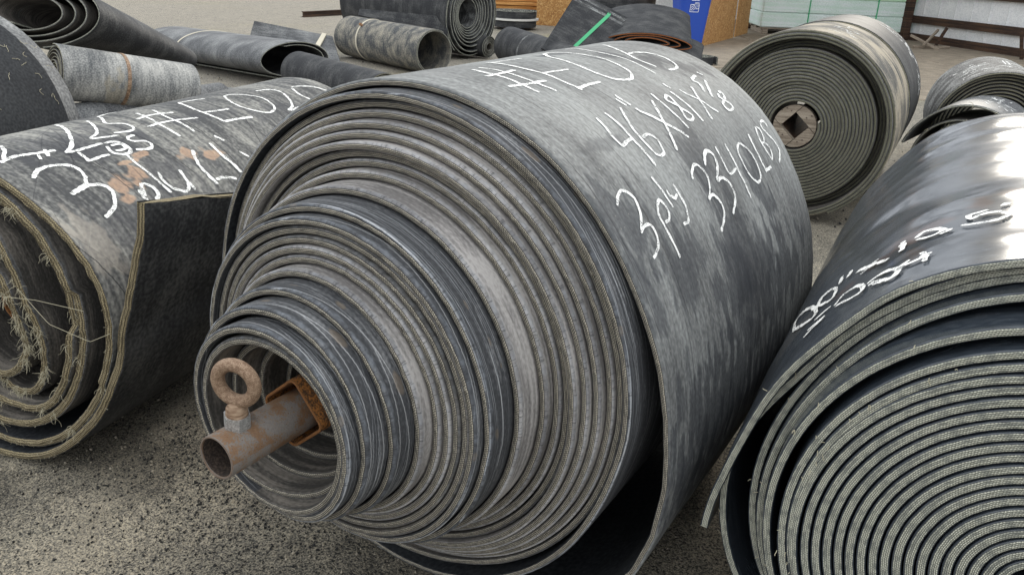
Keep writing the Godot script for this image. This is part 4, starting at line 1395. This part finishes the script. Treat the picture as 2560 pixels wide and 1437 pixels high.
func build_pile() -> void:
	var bt := {}
	# dark roll beside the left edge, behind the frayed one
	bt = wound("plain dark belt roll with white thread scraps, behind the frayed flapped roll", axis(-2.6, -3.95, 0.2, 0.6, -1.25), axis(-2.6, -3.95, 0.2, 0.6, -0.09), 0.6, 4.0, 0.022, 0.018, "cover_plain", "edge_grey", {"from": -100.0, "seed": 51, "inside": "band_dark", "wavy": 0.002})
	var r := RandomNumberGenerator.new()
	r.seed = 6
	var s := Soup.new()
	for k in 26:
		var p := Vector2(deg_to_rad(r.randf_range(20.0, 48.0)) * 0.6, r.randf_range(0.55, 1.2))
		var a := r.randf() * TAU
		var line := PackedVector3Array()
		for q in 7:
			var pt := surface_at(bt, (rad_to_deg(p.x / 0.6) + 100.0) / 6.0, p.y, 0.002)
			line.append(pt)
			p += Vector2(cos(a), sin(a)) * 0.007
			a += r.randfn(0.0, 0.6)
		tube_into(s, line, PackedFloat32Array([0.0009]), 4)
	part("thread_scraps", s.done(), mats.yarn, bt.thing).set_meta("kind", "stuff")
	# the paler inner wrap that sticks out beyond the outer one at the far end
	var lip := belt(bt.thing, arc_points(bt.c, 0.5815, -60.0, 200.0), filled(-1.1, 44), 0.15, 0.016, 1.0, PackedInt32Array([0, 43]), func(_k: int) -> Material: return mats.cover_weathered, mats.edge_grey, {"seed": 3})

	wound("wide loose belt roll lying open, four pale edged turns showing, by the gravel", Vector3(-3.80, 0.93, -6.6), Vector3(-3.49, 0.41, -8.2), 0.29, 3.9, 0.045, 0.013, "cover_black", "edge_cream", {"sx": 2.3, "sy": 0.98, "from": -75.0, "dir": 1.0, "seed": 53, "inside": "band_dark", "taper": 0.62})
	bt = wound("slim pale grey belt roll with a rusty steel band round its middle", Vector3(-3.433, 0.54, -6.2), Vector3(-2.74, 0.325, -6.95), 0.205, 7.0, 0.021, 0.009, "cover_pale", "edge_grey", {"from": 100.0, "dir": -1.0, "seed": 55, "inside": "band_dark", "table": [[0.0, 0.205], [1.0, 0.19], [2.0, 0.165], [3.0, 0.14], [4.0, 0.115], [5.0, 0.09], [7.0, 0.05]]})
	ring_band(bt, 0.46, 0.026, mats.rusty_ring, "steel_band", 0, 58)
	wound("low blue grey belt roll tied with wire, in front of the rusty banded roll", Vector3(-3.450, 0.158, -5.954), Vector3(-2.672, 0.158, -7.459), 0.158, 4.0, 0.02, 0.009, "cover_weathered", "edge_grey", {"from": 10.0, "seed": 57, "inside": "band_dark"})
	bt = wound("flattened belt roll with a wide thin rimmed mouth, tied with white twine", Vector3(-2.559, 0.262, -9.6), Vector3(-4.62, 0.212, -11.3), 0.215, 1.6, 0.03, 0.014, "cover_weathered", "edge_cream", {"sx": 2.35, "sy": 1.0, "from": 250.0, "seed": 59, "inside": "cover_black"})
	ring_band(bt, 1.75, 0.02, mats.twine, "twine", 0, 58, 0.006)
	wound("plain brown black belt roll under the muddy tube", Vector3(-1.243, 0.211, -7.7), Vector3(-2.376, 0.214, -9.05), 0.214, 3.0, 0.02, 0.012, "cover_black", "edge_grey", {"seed": 61, "inside": "band_dark"})
	bt = wound("short muddy belt tube open at the end, tied with a knotted string", axis(-1.086, -10.698, -0.708, 0.28, 0.0), axis(-1.086, -10.698, -0.708, 0.28, 2.067), 0.28, 1.5, 0.014, 0.012, "cover_muddy", "edge_cream", {"from": 60.0, "seed": 63, "inside": "cover_muddy"})
	ring_band(bt, 1.45, 0.026, mats.twine, "string", 0, 58, 0.006)
	var knot := TorusMesh.new()
	knot.inner_radius = 0.012
	knot.outer_radius = 0.034
	knot.rings = 16
	knot.ring_segments = 8
	var kp := surface_at(bt, 12.0, 1.45, 0.012)
	kp.z += bt.zf[0]
	part("knot", knot, mats.leaf_brown, bt.thing, kp, Vector3(0.5, 0.3, 0))
	bt = wound("broad black belt roll with an oval spiral end, lying behind the muddy tube", Vector3(-0.72, 0.62, -12.5), Vector3(-2.62, 0.68, -14.5), 0.58, 9.0, 0.028, 0.016, "cover_black", "edge_cream", {"sx": 0.86, "sy": 1.05, "from": 230.0, "dir": -1.0, "seed": 65, "inside": "cover_chalky", "front": [[0.0, 0.0], [1.0, 0.03], [2.0, 0.0], [9.0, 0.12]], "table": [[0.0, 0.60], [0.1, 0.58], [1.0, 0.545], [2.0, 0.49], [3.0, 0.42], [4.0, 0.37], [5.0, 0.325], [6.0, 0.29], [9.0, 0.19]]})
	# its free end hangs out as a sheet
	s = Soup.new()
	slab_into(s, Vector3(-2.45, 0.52, -12.95), Vector3(-1.05, 0.36, -12.15), Vector3(-1.05, 0.60, -12.22), Vector3(-2.45, 0.60, -13.05), 0.016)
	part("loose_flap", s.done(), mats.cover_black, bt.thing, Vector3.ZERO).global_transform = Transform3D.IDENTITY
	wound("thin dark belt roll with a small spiral end, below the oval ended roll", Vector3(-0.482, 0.165, -12.652), Vector3(-1.127, 0.165, -13.161), 0.165, 6.0, 0.018, 0.009, "cover_black", "edge_cream", {"seed": 67, "inside": "band_dark"})
	bt = wound("smooth black belt roll with a pale scuffed stripe across it", Vector3(0.601, 0.243, -10.0), Vector3(-0.157, 0.311, -11.6), 0.25, 3.0, 0.02, 0.012, "cover_black", "edge_grey", {"seed": 69, "inside": "band_dark"})
	ring_band(bt, 1.02, 0.045, mats.cover_chalky, "scuffed_splice", 0, 58, 0.002)
	wound("small pale belt roll end just behind the frayed roll", Vector3(-2.0, 0.22, -6.6), Vector3(-2.07, 0.22, -7.3), 0.085, 3.0, 0.015, 0.008, "cover_weathered", "edge_grey", {"seed": 71})

	var flat := thing("belt_offcut", "flat pale belt strip on the ground under the flattened roll", "belt offcut")
	flat.position = Vector3(-2.9, 0.0, -9.0)
	s = Soup.new()
	slab_into(s, Vector3(-0.75, 0.012, 0.25), Vector3(0.75, 0.012, 0.75), Vector3(0.95, 0.012, 0.35), Vector3(-0.6, 0.012, -0.15), 0.014)
	part("sheet", s.done(), mats.cover_weathered, flat)

	# flat offcut standing up from the pile
	var off := thing("belt_offcut", "flat grey belt offcut sticking up by the gravel with a white tie", "belt offcut")
	off.position = Vector3(-3.3, 0, -12.0)
	s = Soup.new()
	slab_into(s, Vector3(-0.54, 0.0, 0.2), Vector3(0.85, 0.0, 0.45), Vector3(0.6, 0.27, -0.25), Vector3(-0.42, 0.46, 0.0), 0.016)
	part("sheet", s.done(), mats.cover_weathered, off)
	s = Soup.new()
	slab_into(s, Vector3(0.42, 0.08, 0.4), Vector3(0.5, 0.08, 0.41), Vector3(0.53, 0.3, -0.2), Vector3(0.47, 0.31, -0.2), 0.02)
	part("white_tie", s.done(), mats.twine, off)

	# bundle of stiff belt strips leaning in a heap, strapped in green
	var bun := thing("belt_bundle", "leaning bundle of flat black belt strips held by a bright green strap", "belt bundle")
	bun.position = Vector3(1.0, 0.0, -11.0)
	var a0 := Vector3(0.61, 0.95, -11.0)
	var wd := Vector3(-0.30, -0.42, 0.62)
	var ld := Vector3(1.13, -0.5, 0.0)
	var nn := ld.cross(wd).normalized()
	if nn.y < 0:
		nn = -nn
	for k in 5:
		var o := a0 - wd * (0.10 * k) - nn * (0.030 * k) + ld * (0.02 * k) - bun.position
		s = Soup.new()
		slab_into(s, o + wd * (1.25 + 0.1 * k), o + wd * (1.25 + 0.1 * k) + ld * 1.25, o + ld * 1.25, o, 0.02)
		part("strip", s.done(), mats.cover_black if k % 2 == 0 else mats.cover_chalky, bun)
	s = Soup.new()
	var q0 := a0 + ld * 0.40 - wd * 0.05 + nn * 0.018 - bun.position
	var q1 := a0 + ld * 0.22 + wd * 1.28 + nn * 0.018 - bun.position
	var sd := ld.normalized() * 0.022
	slab_into(s, q1 - sd, q1 + sd, q0 + sd, q0 - sd, 0.006)
	slab_into(s, q0 - sd, q0 + sd, q0 + sd - nn * 0.2 - wd * 0.4, q0 - sd - nn * 0.2 - wd * 0.4, 0.006)
	part("strap", s.done(), mats.green_strap, bun)

	wound("folded black belt with an orange rim, top of the heap beside the blue bin", Vector3(1.52, 0.52, -10.7), Vector3(1.68, 0.80, -11.9), 0.24, 3.2, 0.05, 0.02, "cover_black", "edge_orange", {"called": "folded_belt", "category": "folded belt", "sx": 2.75, "sy": 0.5, "from": 180.0, "bend": -0.2, "seed": 73, "wavy": 0.01, "step": 5.0})
	wound("folded black belt with an orange rim, bottom of the heap beside the blue bin", Vector3(1.55, 0.19, -10.3), Vector3(1.8, 0.44, -11.5), 0.24, 3.2, 0.05, 0.02, "cover_black", "edge_orange", {"called": "folded_belt", "category": "folded belt", "sx": 2.85, "sy": 0.55, "from": 180.0, "bend": -0.12, "seed": 75, "wavy": 0.012, "step": 5.0})


func arc_points(c: Vector2, R: float, from: float, to: float) -> PackedVector2Array:
	var p := PackedVector2Array()
	for i in 44:
		var a := deg_to_rad(lerpf(from, to, i / 43.0))
		p.append(c + Vector2(cos(a), sin(a)) * R)
	return p


func filled(v: float, n: int) -> PackedFloat32Array:
	var p := PackedFloat32Array()
	p.resize(n)
	p.fill(v)
	return p


# a bent sheet with thickness through four corners (front left, front right, back right, back left)
func slab_into(s: Soup, a: Vector3, b: Vector3, c: Vector3, d: Vector3, th: float) -> void:
	var nn := (b - a).cross(d - a).normalized() * th * 0.5
	var n := 12
	for sg: float in [1.0, -1.0]:
		var p := PackedVector3Array()
		var t := PackedVector2Array()
		for j in n + 1:
			for i in n + 1:
				var u := float(i if sg > 0 else n - i) / n
				var v := float(j) / n
				p.append(a.lerp(b, u).lerp(d.lerp(c, u), v) + nn * sg)
				t.append(Vector2(u * a.distance_to(b), v * a.distance_to(d)))
		s.grid(p, t, n + 1, n + 1)
	for e: Array in [[a, b], [b, c], [c, d], [d, a]]:
		s.quad(e[0] - nn, e[1] - nn, e[1] + nn, e[0] + nn)


# ---------------------------------------------------------------- setting and yard
func build_setting() -> void:
	var s := Soup.new()
	var xs := PackedFloat32Array()
	var zs := PackedFloat32Array()
	var x := -80.0
	while x <= 80.0:
		xs.append(x)
		x += 0.06 if x > -2.6 and x < 1.6 else 0.25 if absf(x) < 5.0 else (1.0 if absf(x) < 20.0 else 6.0)
	var z := 8.0
	while z >= -130.0:
		zs.append(z)
		z -= 0.06 if z < -1.0 and z > -3.2 else 0.25 if z > -6.0 else (0.8 if z > -30.0 else 8.0)
	var p := PackedVector3Array()
	var t := PackedVector2Array()
	var col := PackedColorArray()
	var n := FastNoiseLite.new()
	n.seed = 3
	n.frequency = 0.35
	n.fractal_octaves = 4
	for zz in zs:
		for xx in xs:
			p.append(Vector3(xx, 0, zz))
			t.append(Vector2(xx, zz) / 2.5)
			var v := 0.86 + 0.42 * n.get_noise_2d(xx * 2.2, zz * 2.2) + 0.2 * n.get_noise_2d(xx * 0.6 + 40.0, zz * 0.6)
			# the yard beyond the rolls is paler, sandier gravel
			var sand := clampf((-zz - 6.0 + 4.0 * n.get_noise_2d(xx * 0.5, zz * 0.5) - 0.25 * xx) * 0.4, 0.0, 1.0)
			var c := Color(v, v * 0.985, v * 0.94).lerp(Color(1.95 * v, 1.78 * v, 1.36 * v), sand)
			var spot := n.get_noise_2d(xx * 3.1 + 70.0, zz * 3.1)
			if spot > 0.16 and sand < 0.2:
				c = c * lerpf(1.0, 0.6, clampf((spot - 0.16) * 8.0, 0.0, 1.0))
			col.append(c)
	s.grid(p, t, xs.size(), zs.size())
	var am := ArrayMesh.new()
	var arr := []
	arr.resize(Mesh.ARRAY_MAX)
	arr[Mesh.ARRAY_VERTEX] = s.v
	arr[Mesh.ARRAY_NORMAL] = s.n
	arr[Mesh.ARRAY_TEX_UV] = s.uv
	arr[Mesh.ARRAY_COLOR] = col
	arr[Mesh.ARRAY_INDEX] = s.ix
	am.add_surface_from_arrays(Mesh.PRIMITIVE_TRIANGLES, arr)
	structure("ground", am, mats.ground)
	# concrete apron in front of the sheds, in bays
	var apron := Node3D.new()
	apron.name = "pavement"
	add_child(apron)
	apron.set_meta("kind", "structure")
	var r := RandomNumberGenerator.new()
	r.seed = 17
	for i in 5:
		for j in 6:
			var at := Vector3(3.4 + i * 2.42, 0.0, -11.4 - j * 2.42)
			if i == 0 and j == 0:
				continue
			part("slab", box_mesh(Vector3(2.4, 0.06, 2.4), 0.01), mats.slab, apron, at + Vector3(0, -0.018 + r.randf() * 0.004, 0), Vector3(0, 0, 0))


func build_yard() -> void:
	build_bin(Vector3(2.93, 0.0, -15.3), 0.12)
	# sheet metal wall on timber rails
	var o := Vector3(8.5, 0.015, -18.9)
	var d := Vector3(0.27, 0, 0.963)
	var nrm := Vector3(-0.963, 0, 0.27)
	var t := thing("metal_wall", "white ribbed sheet metal wall on dark timber rails", "wall")
	t.transform = Transform3D(Basis(d, Vector3.UP, d.cross(Vector3.UP)), o)
	# local: x along the wall, z = d x up = away from the viewer or towards it
	var zf := 1.0 if t.transform.basis.z.dot(nrm) > 0 else -1.0
	for k in 26:
		var s := Soup.new()
		var x0 := -1.2 + k * 0.45
		var prof := [[0.0, 0.0], [0.012, 0.02], [0.035, 0.02], [0.047, 0.0], [0.44, 0.0]]
		var p := PackedVector3Array()
		var tt := PackedVector2Array()
		for y: float in [0.1, 3.2]:
			for q: Array in prof:
				p.append(Vector3(x0 + q[0], y, zf * (-0.02 + float(q[1]))))
				tt.append(Vector2(x0 + float(q[0]), y))
		s.grid(p, tt, prof.size(), 2)
		for q in prof.size() - 1:
			var a := Vector3(x0 + prof[q][0], 0.1, zf * (-0.021 + float(prof[q][1])))
			var b := Vector3(x0 + prof[q + 1][0], 0.1, zf * (-0.021 + float(prof[q + 1][1])))
			s.quad(a, b, b + Vector3(0, 3.1, 0), a + Vector3(0, 3.1, 0))
		part("panel", s.done(), mats.metal_sheet, t)
	for y: float in [0.08, 0.44, 1.02, 1.6, 2.2]:
		part("rail", box_mesh(Vector3(11.6, 0.15, 0.05), 0.006), mats.wood_dark, t, Vector3(4.5, y, zf * 0.052))
	for x: float in [-0.1, 3.9, 7.9]:
		part("post", box_mesh(Vector3(0.2, 2.4, 0.16), 0.01), mats.wood_dark, t, Vector3(x, 1.2, zf * 0.162))

	# wrapped stack of sheets
	var w := thing("wrapped_stack", "tall stack of pale sheets in whitish film with green straps, on a pallet", "wrapped pallet")
	w.position = Vector3(6.85, 0.012, -19.6)
	w.rotation.y = -0.03
	for k in 4:
		part("sheet_pack", box_mesh(Vector3(3.25, 0.31, 1.2), 0.02), mats.wrap_green if k == 2 or k == 5 else mats.wrap_film, w, Vector3(0.01 * (k % 3), 0.30 + 0.315 * k, 0.0))
	for k in 3:
		part("pallet_board", box_mesh(Vector3(3.2, 0.03, 0.14), 0.004), mats.wood_grey, w, Vector3(0, 0.125, -0.5 + 0.5 * k))
	for k in 4:
		part("pallet_block", box_mesh(Vector3(0.12, 0.105, 1.15), 0.004), mats.wood_grey, w, Vector3(-1.5 + k * 1.0, 0.055, 0))
	for k in 2:
		part("strap", box_mesh(Vector3(0.025, 1.3, 1.226), 0.004), mats.green_strap, w, Vector3(-0.62 + k * 1.45, 0.77, 0.0))

	# OSB sheets
	sheet_between("osb_sheet", "upright brown strand board beside the blue bin", "board", Vector3(3.25, 0.012, -15.65), Vector3(4.32, 0.012, -17.75), 2.3, 0.016, mats.osb)
	sheet_between("osb_sheet", "narrow darker strand board at the open shed side", "board", Vector3(4.4, 0.012, -17.95), Vector3(4.95, 0.012, -19.1), 2.35, 0.016, mats.osb)
	sheet_between("osb_sheet", "light strand board leaning behind the black folded belts", "board", Vector3(0.3, 0.0, -19.2), Vector3(1.25, 0.0, -19.0), 1.2, 0.016, mats.osb)
	var post := thing("shed_post", "dark timber post at the open shed side", "post")
	post.position = Vector3(5.35, 0.01, -20.6)
	part("shaft", box_mesh(Vector3(0.2, 3.4, 0.2), 0.01), mats.wood_dark, post, Vector3(0, 1.7, 0))
	part("brace", box_mesh(Vector3(0.1, 0.9, 0.05), 0.006), mats.wood_dark, post, Vector3(0.3, 0.5, 0.1), Vector3(0, 0, -0.7))
	sheet_between("shed_wall", "pale sheet metal back wall of the open shed", "wall", Vector3(3.0, 0.0, -23.4), Vector3(11.0, 0.0, -23.8), 3.2, 0.05, mats.metal_sheet)

	# unseen shed roof, added dark to dim the low sky mirrored in glossy rubber
	var roof := thing("added_shed_roof", "unseen dark roof added over the open shed", "roof")
	roof.position = Vector3(8.2, 4.0, -16.6)
	for k in 12:
		var x := -5.6 + k * 1.0
		part("roof_sheet", box_mesh(Vector3(0.99, 0.03, 9.6), 0.004), mats.wood_dark, roof, Vector3(x, 0.62, -4.6), Vector3(0.13, 0, 0))
	for k in 5:
		part("rafter", box_mesh(Vector3(0.1, 0.2, 9.6), 0.006), mats.wood_dark, roof, Vector3(-5.5 + k * 2.7, 0.49, -4.6), Vector3(0.13, 0, 0))
	for x: float in [-5.2, 5.4]:
		for z: float in [-0.4, -8.6]:
			var ph := 4.3 if z > -1.0 else 5.05
			part("post", box_mesh(Vector3(0.2, ph - 0.35, 0.2), 0.01), mats.wood_dark, roof, Vector3(x if x > -5.0 else -2.4, (ph - 0.35) * 0.5 - 4.0, z if x > -5.0 else z - 3.5))

	# lumber stack: fresh boards
	var lum := thing("lumber_stack", "stack of fresh orange boards", "lumber")
	lum.position = Vector3(-0.35, 0.0, -20.3)
	for k in 9:
		part("board", box_mesh(Vector3(1.7, 0.075, 0.5), 0.004), mats.wood_fresh, lum, Vector3(0.02 * ((k * 7) % 3), 0.05 + 0.085 * k, 0.03 * ((k * 5) % 3)))

	# coils lying flat
	for q: Array in [[Vector3(-0.17, 0.05, -18.0), 0.49, "bottom"], [Vector3(-0.17, 0.23, -18.0), 0.49, "top"], [Vector3(2.0, 0.02, -17.4), 0.66, "bottom"], [Vector3(2.0, 0.28, -17.4), 0.66, "middle"], [Vector3(2.0, 0.54, -17.4), 0.66, "top"]]:
		var a: Vector3 = q[0]
		var hh := 0.13 if float(q[1]) < 0.6 else 0.21
		var where := "black belt coil lying flat in front of the orange boards, %s of its stack" % q[2] if float(q[1]) < 0.6 else "wide belt coil lying flat behind the folded belts, %s of its stack" % q[2]
		wound(where, a + Vector3(0, hh, 0), a, q[1], 9.0, 0.045, 0.02, "cover_black", "edge_cream", {"called": "belt_coil", "category": "belt coil", "seed": 80, "from": 20.0})
		if q[2] != "top":
			var c := thing("card_sheet", "white card between flat belt coils, above the %s coil by %s" % [q[2], "the orange boards" if float(q[1]) < 0.6 else "the folded belts"], "card")
			c.position = a + Vector3(0, hh + 0.004, 0)
			var cyl := CylinderMesh.new()
			cyl.top_radius = float(q[1]) * 1.02
			cyl.bottom_radius = float(q[1]) * 1.02
			cyl.height = 0.036 if float(q[1]) < 0.6 else 0.034
			cyl.radial_segments = 48
			cyl.rings = 0
			part("sheet", cyl, mats.card_white, c, Vector3(0, 0.021, 0))
	wound("small flat belt coil with a loose outer turn on the ground by the blue bin", Vector3(2.72, 0.13, -12.95), Vector3(2.72, 0.012, -12.95), 0.235, 10.0, 0.017, 0.008, "cover_black", "edge_cream", {"called": "belt_coil", "category": "belt coil", "seed": 83, "from": -30.0, "table": [[0.0, 0.25], [0.3, 0.24], [1.0, 0.185], [2.0, 0.17], [10.0, 0.03]]})

	# broken timber by the wall
	var br := thing("timber_scrap", "broken grey timber frame lying by the metal wall", "timber")
	br.position = Vector3(8.0, 0.012, -17.2)
	part("board", box_mesh(Vector3(0.9, 0.05, 0.04), 0.004), mats.wood_grey, br, Vector3(0.1, 0.2, 0), Vector3(0, 0.9, 0.28))
	part("board", box_mesh(Vector3(0.6, 0.05, 0.04), 0.004), mats.wood_grey, br, Vector3(-0.1, 0.12, 0.2), Vector3(0, -0.5, -0.4))
	part("board", box_mesh(Vector3(0.8, 0.05, 0.05), 0.004), mats.wood_grey, br, Vector3(0.1, 0.03, 0.1), Vector3(0, 0.2, 0))
	part("board", box_mesh(Vector3(0.05, 0.4, 0.05), 0.004), mats.wood_dark, br, Vector3(0.42, 0.2, -0.25), Vector3(0.2, 0, -0.3))
	var st := thing("timber_stake", "short dark stake leaning on the metal wall", "stake")
	st.position = Vector3(9.0, 0.012, -15.6)
	part("shaft", box_mesh(Vector3(0.05, 0.5, 0.05), 0.004), mats.wood_dark, st, Vector3(0, 0.24, 0), Vector3(0, 0, 0.25))

	# long dark beam at the far side of the yard
	var kb := thing("steel_rail", "long dark steel rail lying on the far gravel", "rail")
	kb.position = Vector3(-3.4, 0.0, -21.0)
	kb.rotation.y = 1.02
	part("web", box_mesh(Vector3(5.2, 0.09, 0.03), 0.004), mats.wood_dark, kb, Vector3(0, 0.055, 0))
	part("head", box_mesh(Vector3(5.2, 0.02, 0.08), 0.004), mats.wood_dark, kb, Vector3(0, 0.11, 0))
	part("foot", box_mesh(Vector3(5.2, 0.015, 0.1), 0.004), mats.wood_dark, kb, Vector3(0, 0.008, 0))


func sheet_between(called: String, label: String, category: String, a: Vector3, b: Vector3, high: float, th: float, m: Material) -> void:
	var t := thing(called, label, category)
	t.position = a
	var d := b - a
	t.rotation.y = -atan2(d.z, d.x)
	part("sheet", box_mesh(Vector3(d.length(), high, th), 0.003), m, t, Vector3(d.length() * 0.5, high * 0.5, 0))


func build_bin(at: Vector3, turn: float) -> void:
	var t := thing("wheelie_bin", "blue plastic wheeled bin with a white printed emblem", "bin")
	t.position = at
	t.rotation.y = turn
	# tapered body with rounded corners
	var rows := [[0.03, 0.40, 0.44], [0.05, 0.42, 0.46], [0.6, 0.52, 0.56], [0.62, 0.535, 0.575], [0.64, 0.525, 0.565], [0.98, 0.60, 0.64], [0.99, 0.64, 0.68], [1.04, 0.64, 0.68]]
	var p := PackedVector3Array()
	var uv := PackedVector2Array()
	var n := 33
	for row: Array in rows:
		for i in n:
			var a := TAU * i / (n - 1.0)
			var ca := cos(a)
			var sa := sin(a)
			var q := pow(absf(ca), 0.32) * signf(ca)
			var w := pow(absf(sa), 0.32) * signf(sa)
			p.append(Vector3(q * float(row[1]) * 0.5, row[0], w * float(row[2]) * 0.5))
			uv.append(Vector2(a, row[0]))
	var s := Soup.new()
	s.grid(p, uv, n, rows.size())
	part("body", s.done(), mats.bin_blue, t)
	part("bottom", box_mesh(Vector3(0.36, 0.02, 0.40), 0.004), mats.bin_blue, t, Vector3(0, 0.03, 0))
	part("lid", box_mesh(Vector3(0.68, 0.05, 0.74), 0.018), mats.bin_blue, t, Vector3(0, 1.068, 0.01))
	part("handle", box_mesh(Vector3(0.5, 0.035, 0.035), 0.012), mats.bin_blue, t, Vector3(0, 0.99, -0.41))
	for sx: float in [-1.0, 1.0]:
		var wh := CylinderMesh.new()
		wh.top_radius = 0.12
		wh.bottom_radius = 0.12
		wh.height = 0.05
		wh.radial_segments = 28
		part("wheel", wh, mats.bin_dark, t, Vector3(sx * 0.25, 0.12, -0.27), Vector3(0, 0, PI / 2))
	# emblem: a square with a road sweeping through fields and a line of print above
	s = Soup.new()
	var zf := 0.2755
	var lines := [[-0.10, 0.60, 0.10, 0.60], [-0.10, 0.60, -0.10, 0.76], [0.10, 0.60, 0.10, 0.76], [-0.10, 0.76, -0.01, 0.76], [0.0, 0.80, 0.09, 0.80], [0.0, 0.80, 0.0, 0.74], [0.09, 0.80, 0.09, 0.74], [0.03, 0.80, 0.03, 0.76], [0.06, 0.80, 0.06, 0.76], [0.03, 0.69, 0.05, 0.66], [0.05, 0.69, 0.03, 0.66], [0.07, 0.69, 0.09, 0.66], [0.09, 0.69, 0.07, 0.66], [0.03, 0.73, 0.09, 0.73], [-0.09, 0.85, 0.1, 0.85], [-0.09, 0.88, -0.06, 0.84], [-0.02, 0.88, 0.0, 0.84], [0.05, 0.88, 0.07, 0.84]]
	for k in 4:
		var rr := 0.05 + 0.035 * k
		for i in 6:
			var a0 := lerpf(0.05, 1.2, i / 6.0)
			var a1 := lerpf(0.05, 1.2, (i + 1) / 6.0)
			lines.append([-0.09 + sin(a0) * rr * 0.9, 0.605 + (1.0 - cos(a0)) * rr * 0.0 + rr * (cos(a0)), -0.09 + sin(a1) * rr * 0.9, 0.605 + rr * cos(a1)])
	for l: Array in lines:
		var a := Vector2(l[0], l[1])
		var b := Vector2(l[2], l[3])
		var d := (b - a).normalized()
		var o := Vector2(-d.y, d.x) * 0.006
		var zz := func(y: float) -> float: return 0.2835 + (y - 0.64) * 0.11
		s.quad(Vector3(a.x - o.x, a.y - o.y, zz.call(a.y)), Vector3(b.x - o.x, b.y - o.y, zz.call(b.y)), Vector3(b.x + o.x, b.y + o.y, zz.call(b.y)), Vector3(a.x + o.x, a.y + o.y, zz.call(a.y)))
	part("emblem", s.done(), mats.white_print, t, Vector3(-0.03, 0.19, 0.012)).scale = Vector3(0.75, 0.75, 1.0)


func build_litter() -> void:
	# loose stones and rubber crumbs on the asphalt
	var mm := MultiMesh.new()
	mm.transform_format = MultiMesh.TRANSFORM_3D
	mm.use_colors = true
	var s := Soup.new()
	var pts: Array[Vector3] = [Vector3(0.9, 0.1, 0.1), Vector3(0.2, 0.6, 0.2), Vector3(-0.8, 0.2, 0.3), Vector3(0.1, 0.1, -0.9), Vector3(0.1, -0.3, 0.8), Vector3(0.0, -0.5, 0.0)]
	for f: Array in [[0, 1, 4], [1, 2, 4], [1, 0, 3], [2, 1, 3], [0, 4, 5], [4, 2, 5], [3, 0, 5], [2, 3, 5]]:
		s.tri(pts[f[0]], pts[f[2]], pts[f[1]])
	mm.mesh = s.done()
	var r := RandomNumberGenerator.new()
	r.seed = 99
	var n := 15000
	mm.instance_count = n
	for i in n:
		var far := i > 10500
		var p := Vector3(r.randf_range(-1.7, 0.5), 0, r.randf_range(-3.0, -1.25)) if not far else Vector3(r.randf_range(-6.0, 4.0), 0, r.randf_range(-12.0, -2.5))
		var crumb := r.randf() < 0.45
		if crumb and not far:
			p.x = r.randfn(-0.75, 0.3)
			p.z = r.randfn(-2.05, 0.28)
		var size := (0.0016 + 0.0055 * pow(r.randf(), 3.0)) * (2.4 if far else 1.0)
		var b := Basis.from_euler(Vector3(r.randf() * TAU, r.randf() * TAU, r.randf() * TAU)).scaled(Vector3.ONE * size)
		mm.set_instance_transform(i, Transform3D(b, p + Vector3(0, size * 0.25, 0)))
		var g := r.randf()
		mm.set_instance_color(i, Color(0.015, 0.015, 0.014) if crumb else Color(0.2 + 0.2 * g, 0.18 + 0.17 * g, 0.14 + 0.13 * g))
	var o := MultiMeshInstance3D.new()
	o.name = "gravel"
	o.multimesh = mm
	o.material_override = mats.gravel
	add_child(o)
	o.set_meta("kind", "stuff")
	o.set_meta("label", "loose grit and black rubber crumbs scattered on the asphalt")
	o.set_meta("category", "gravel")
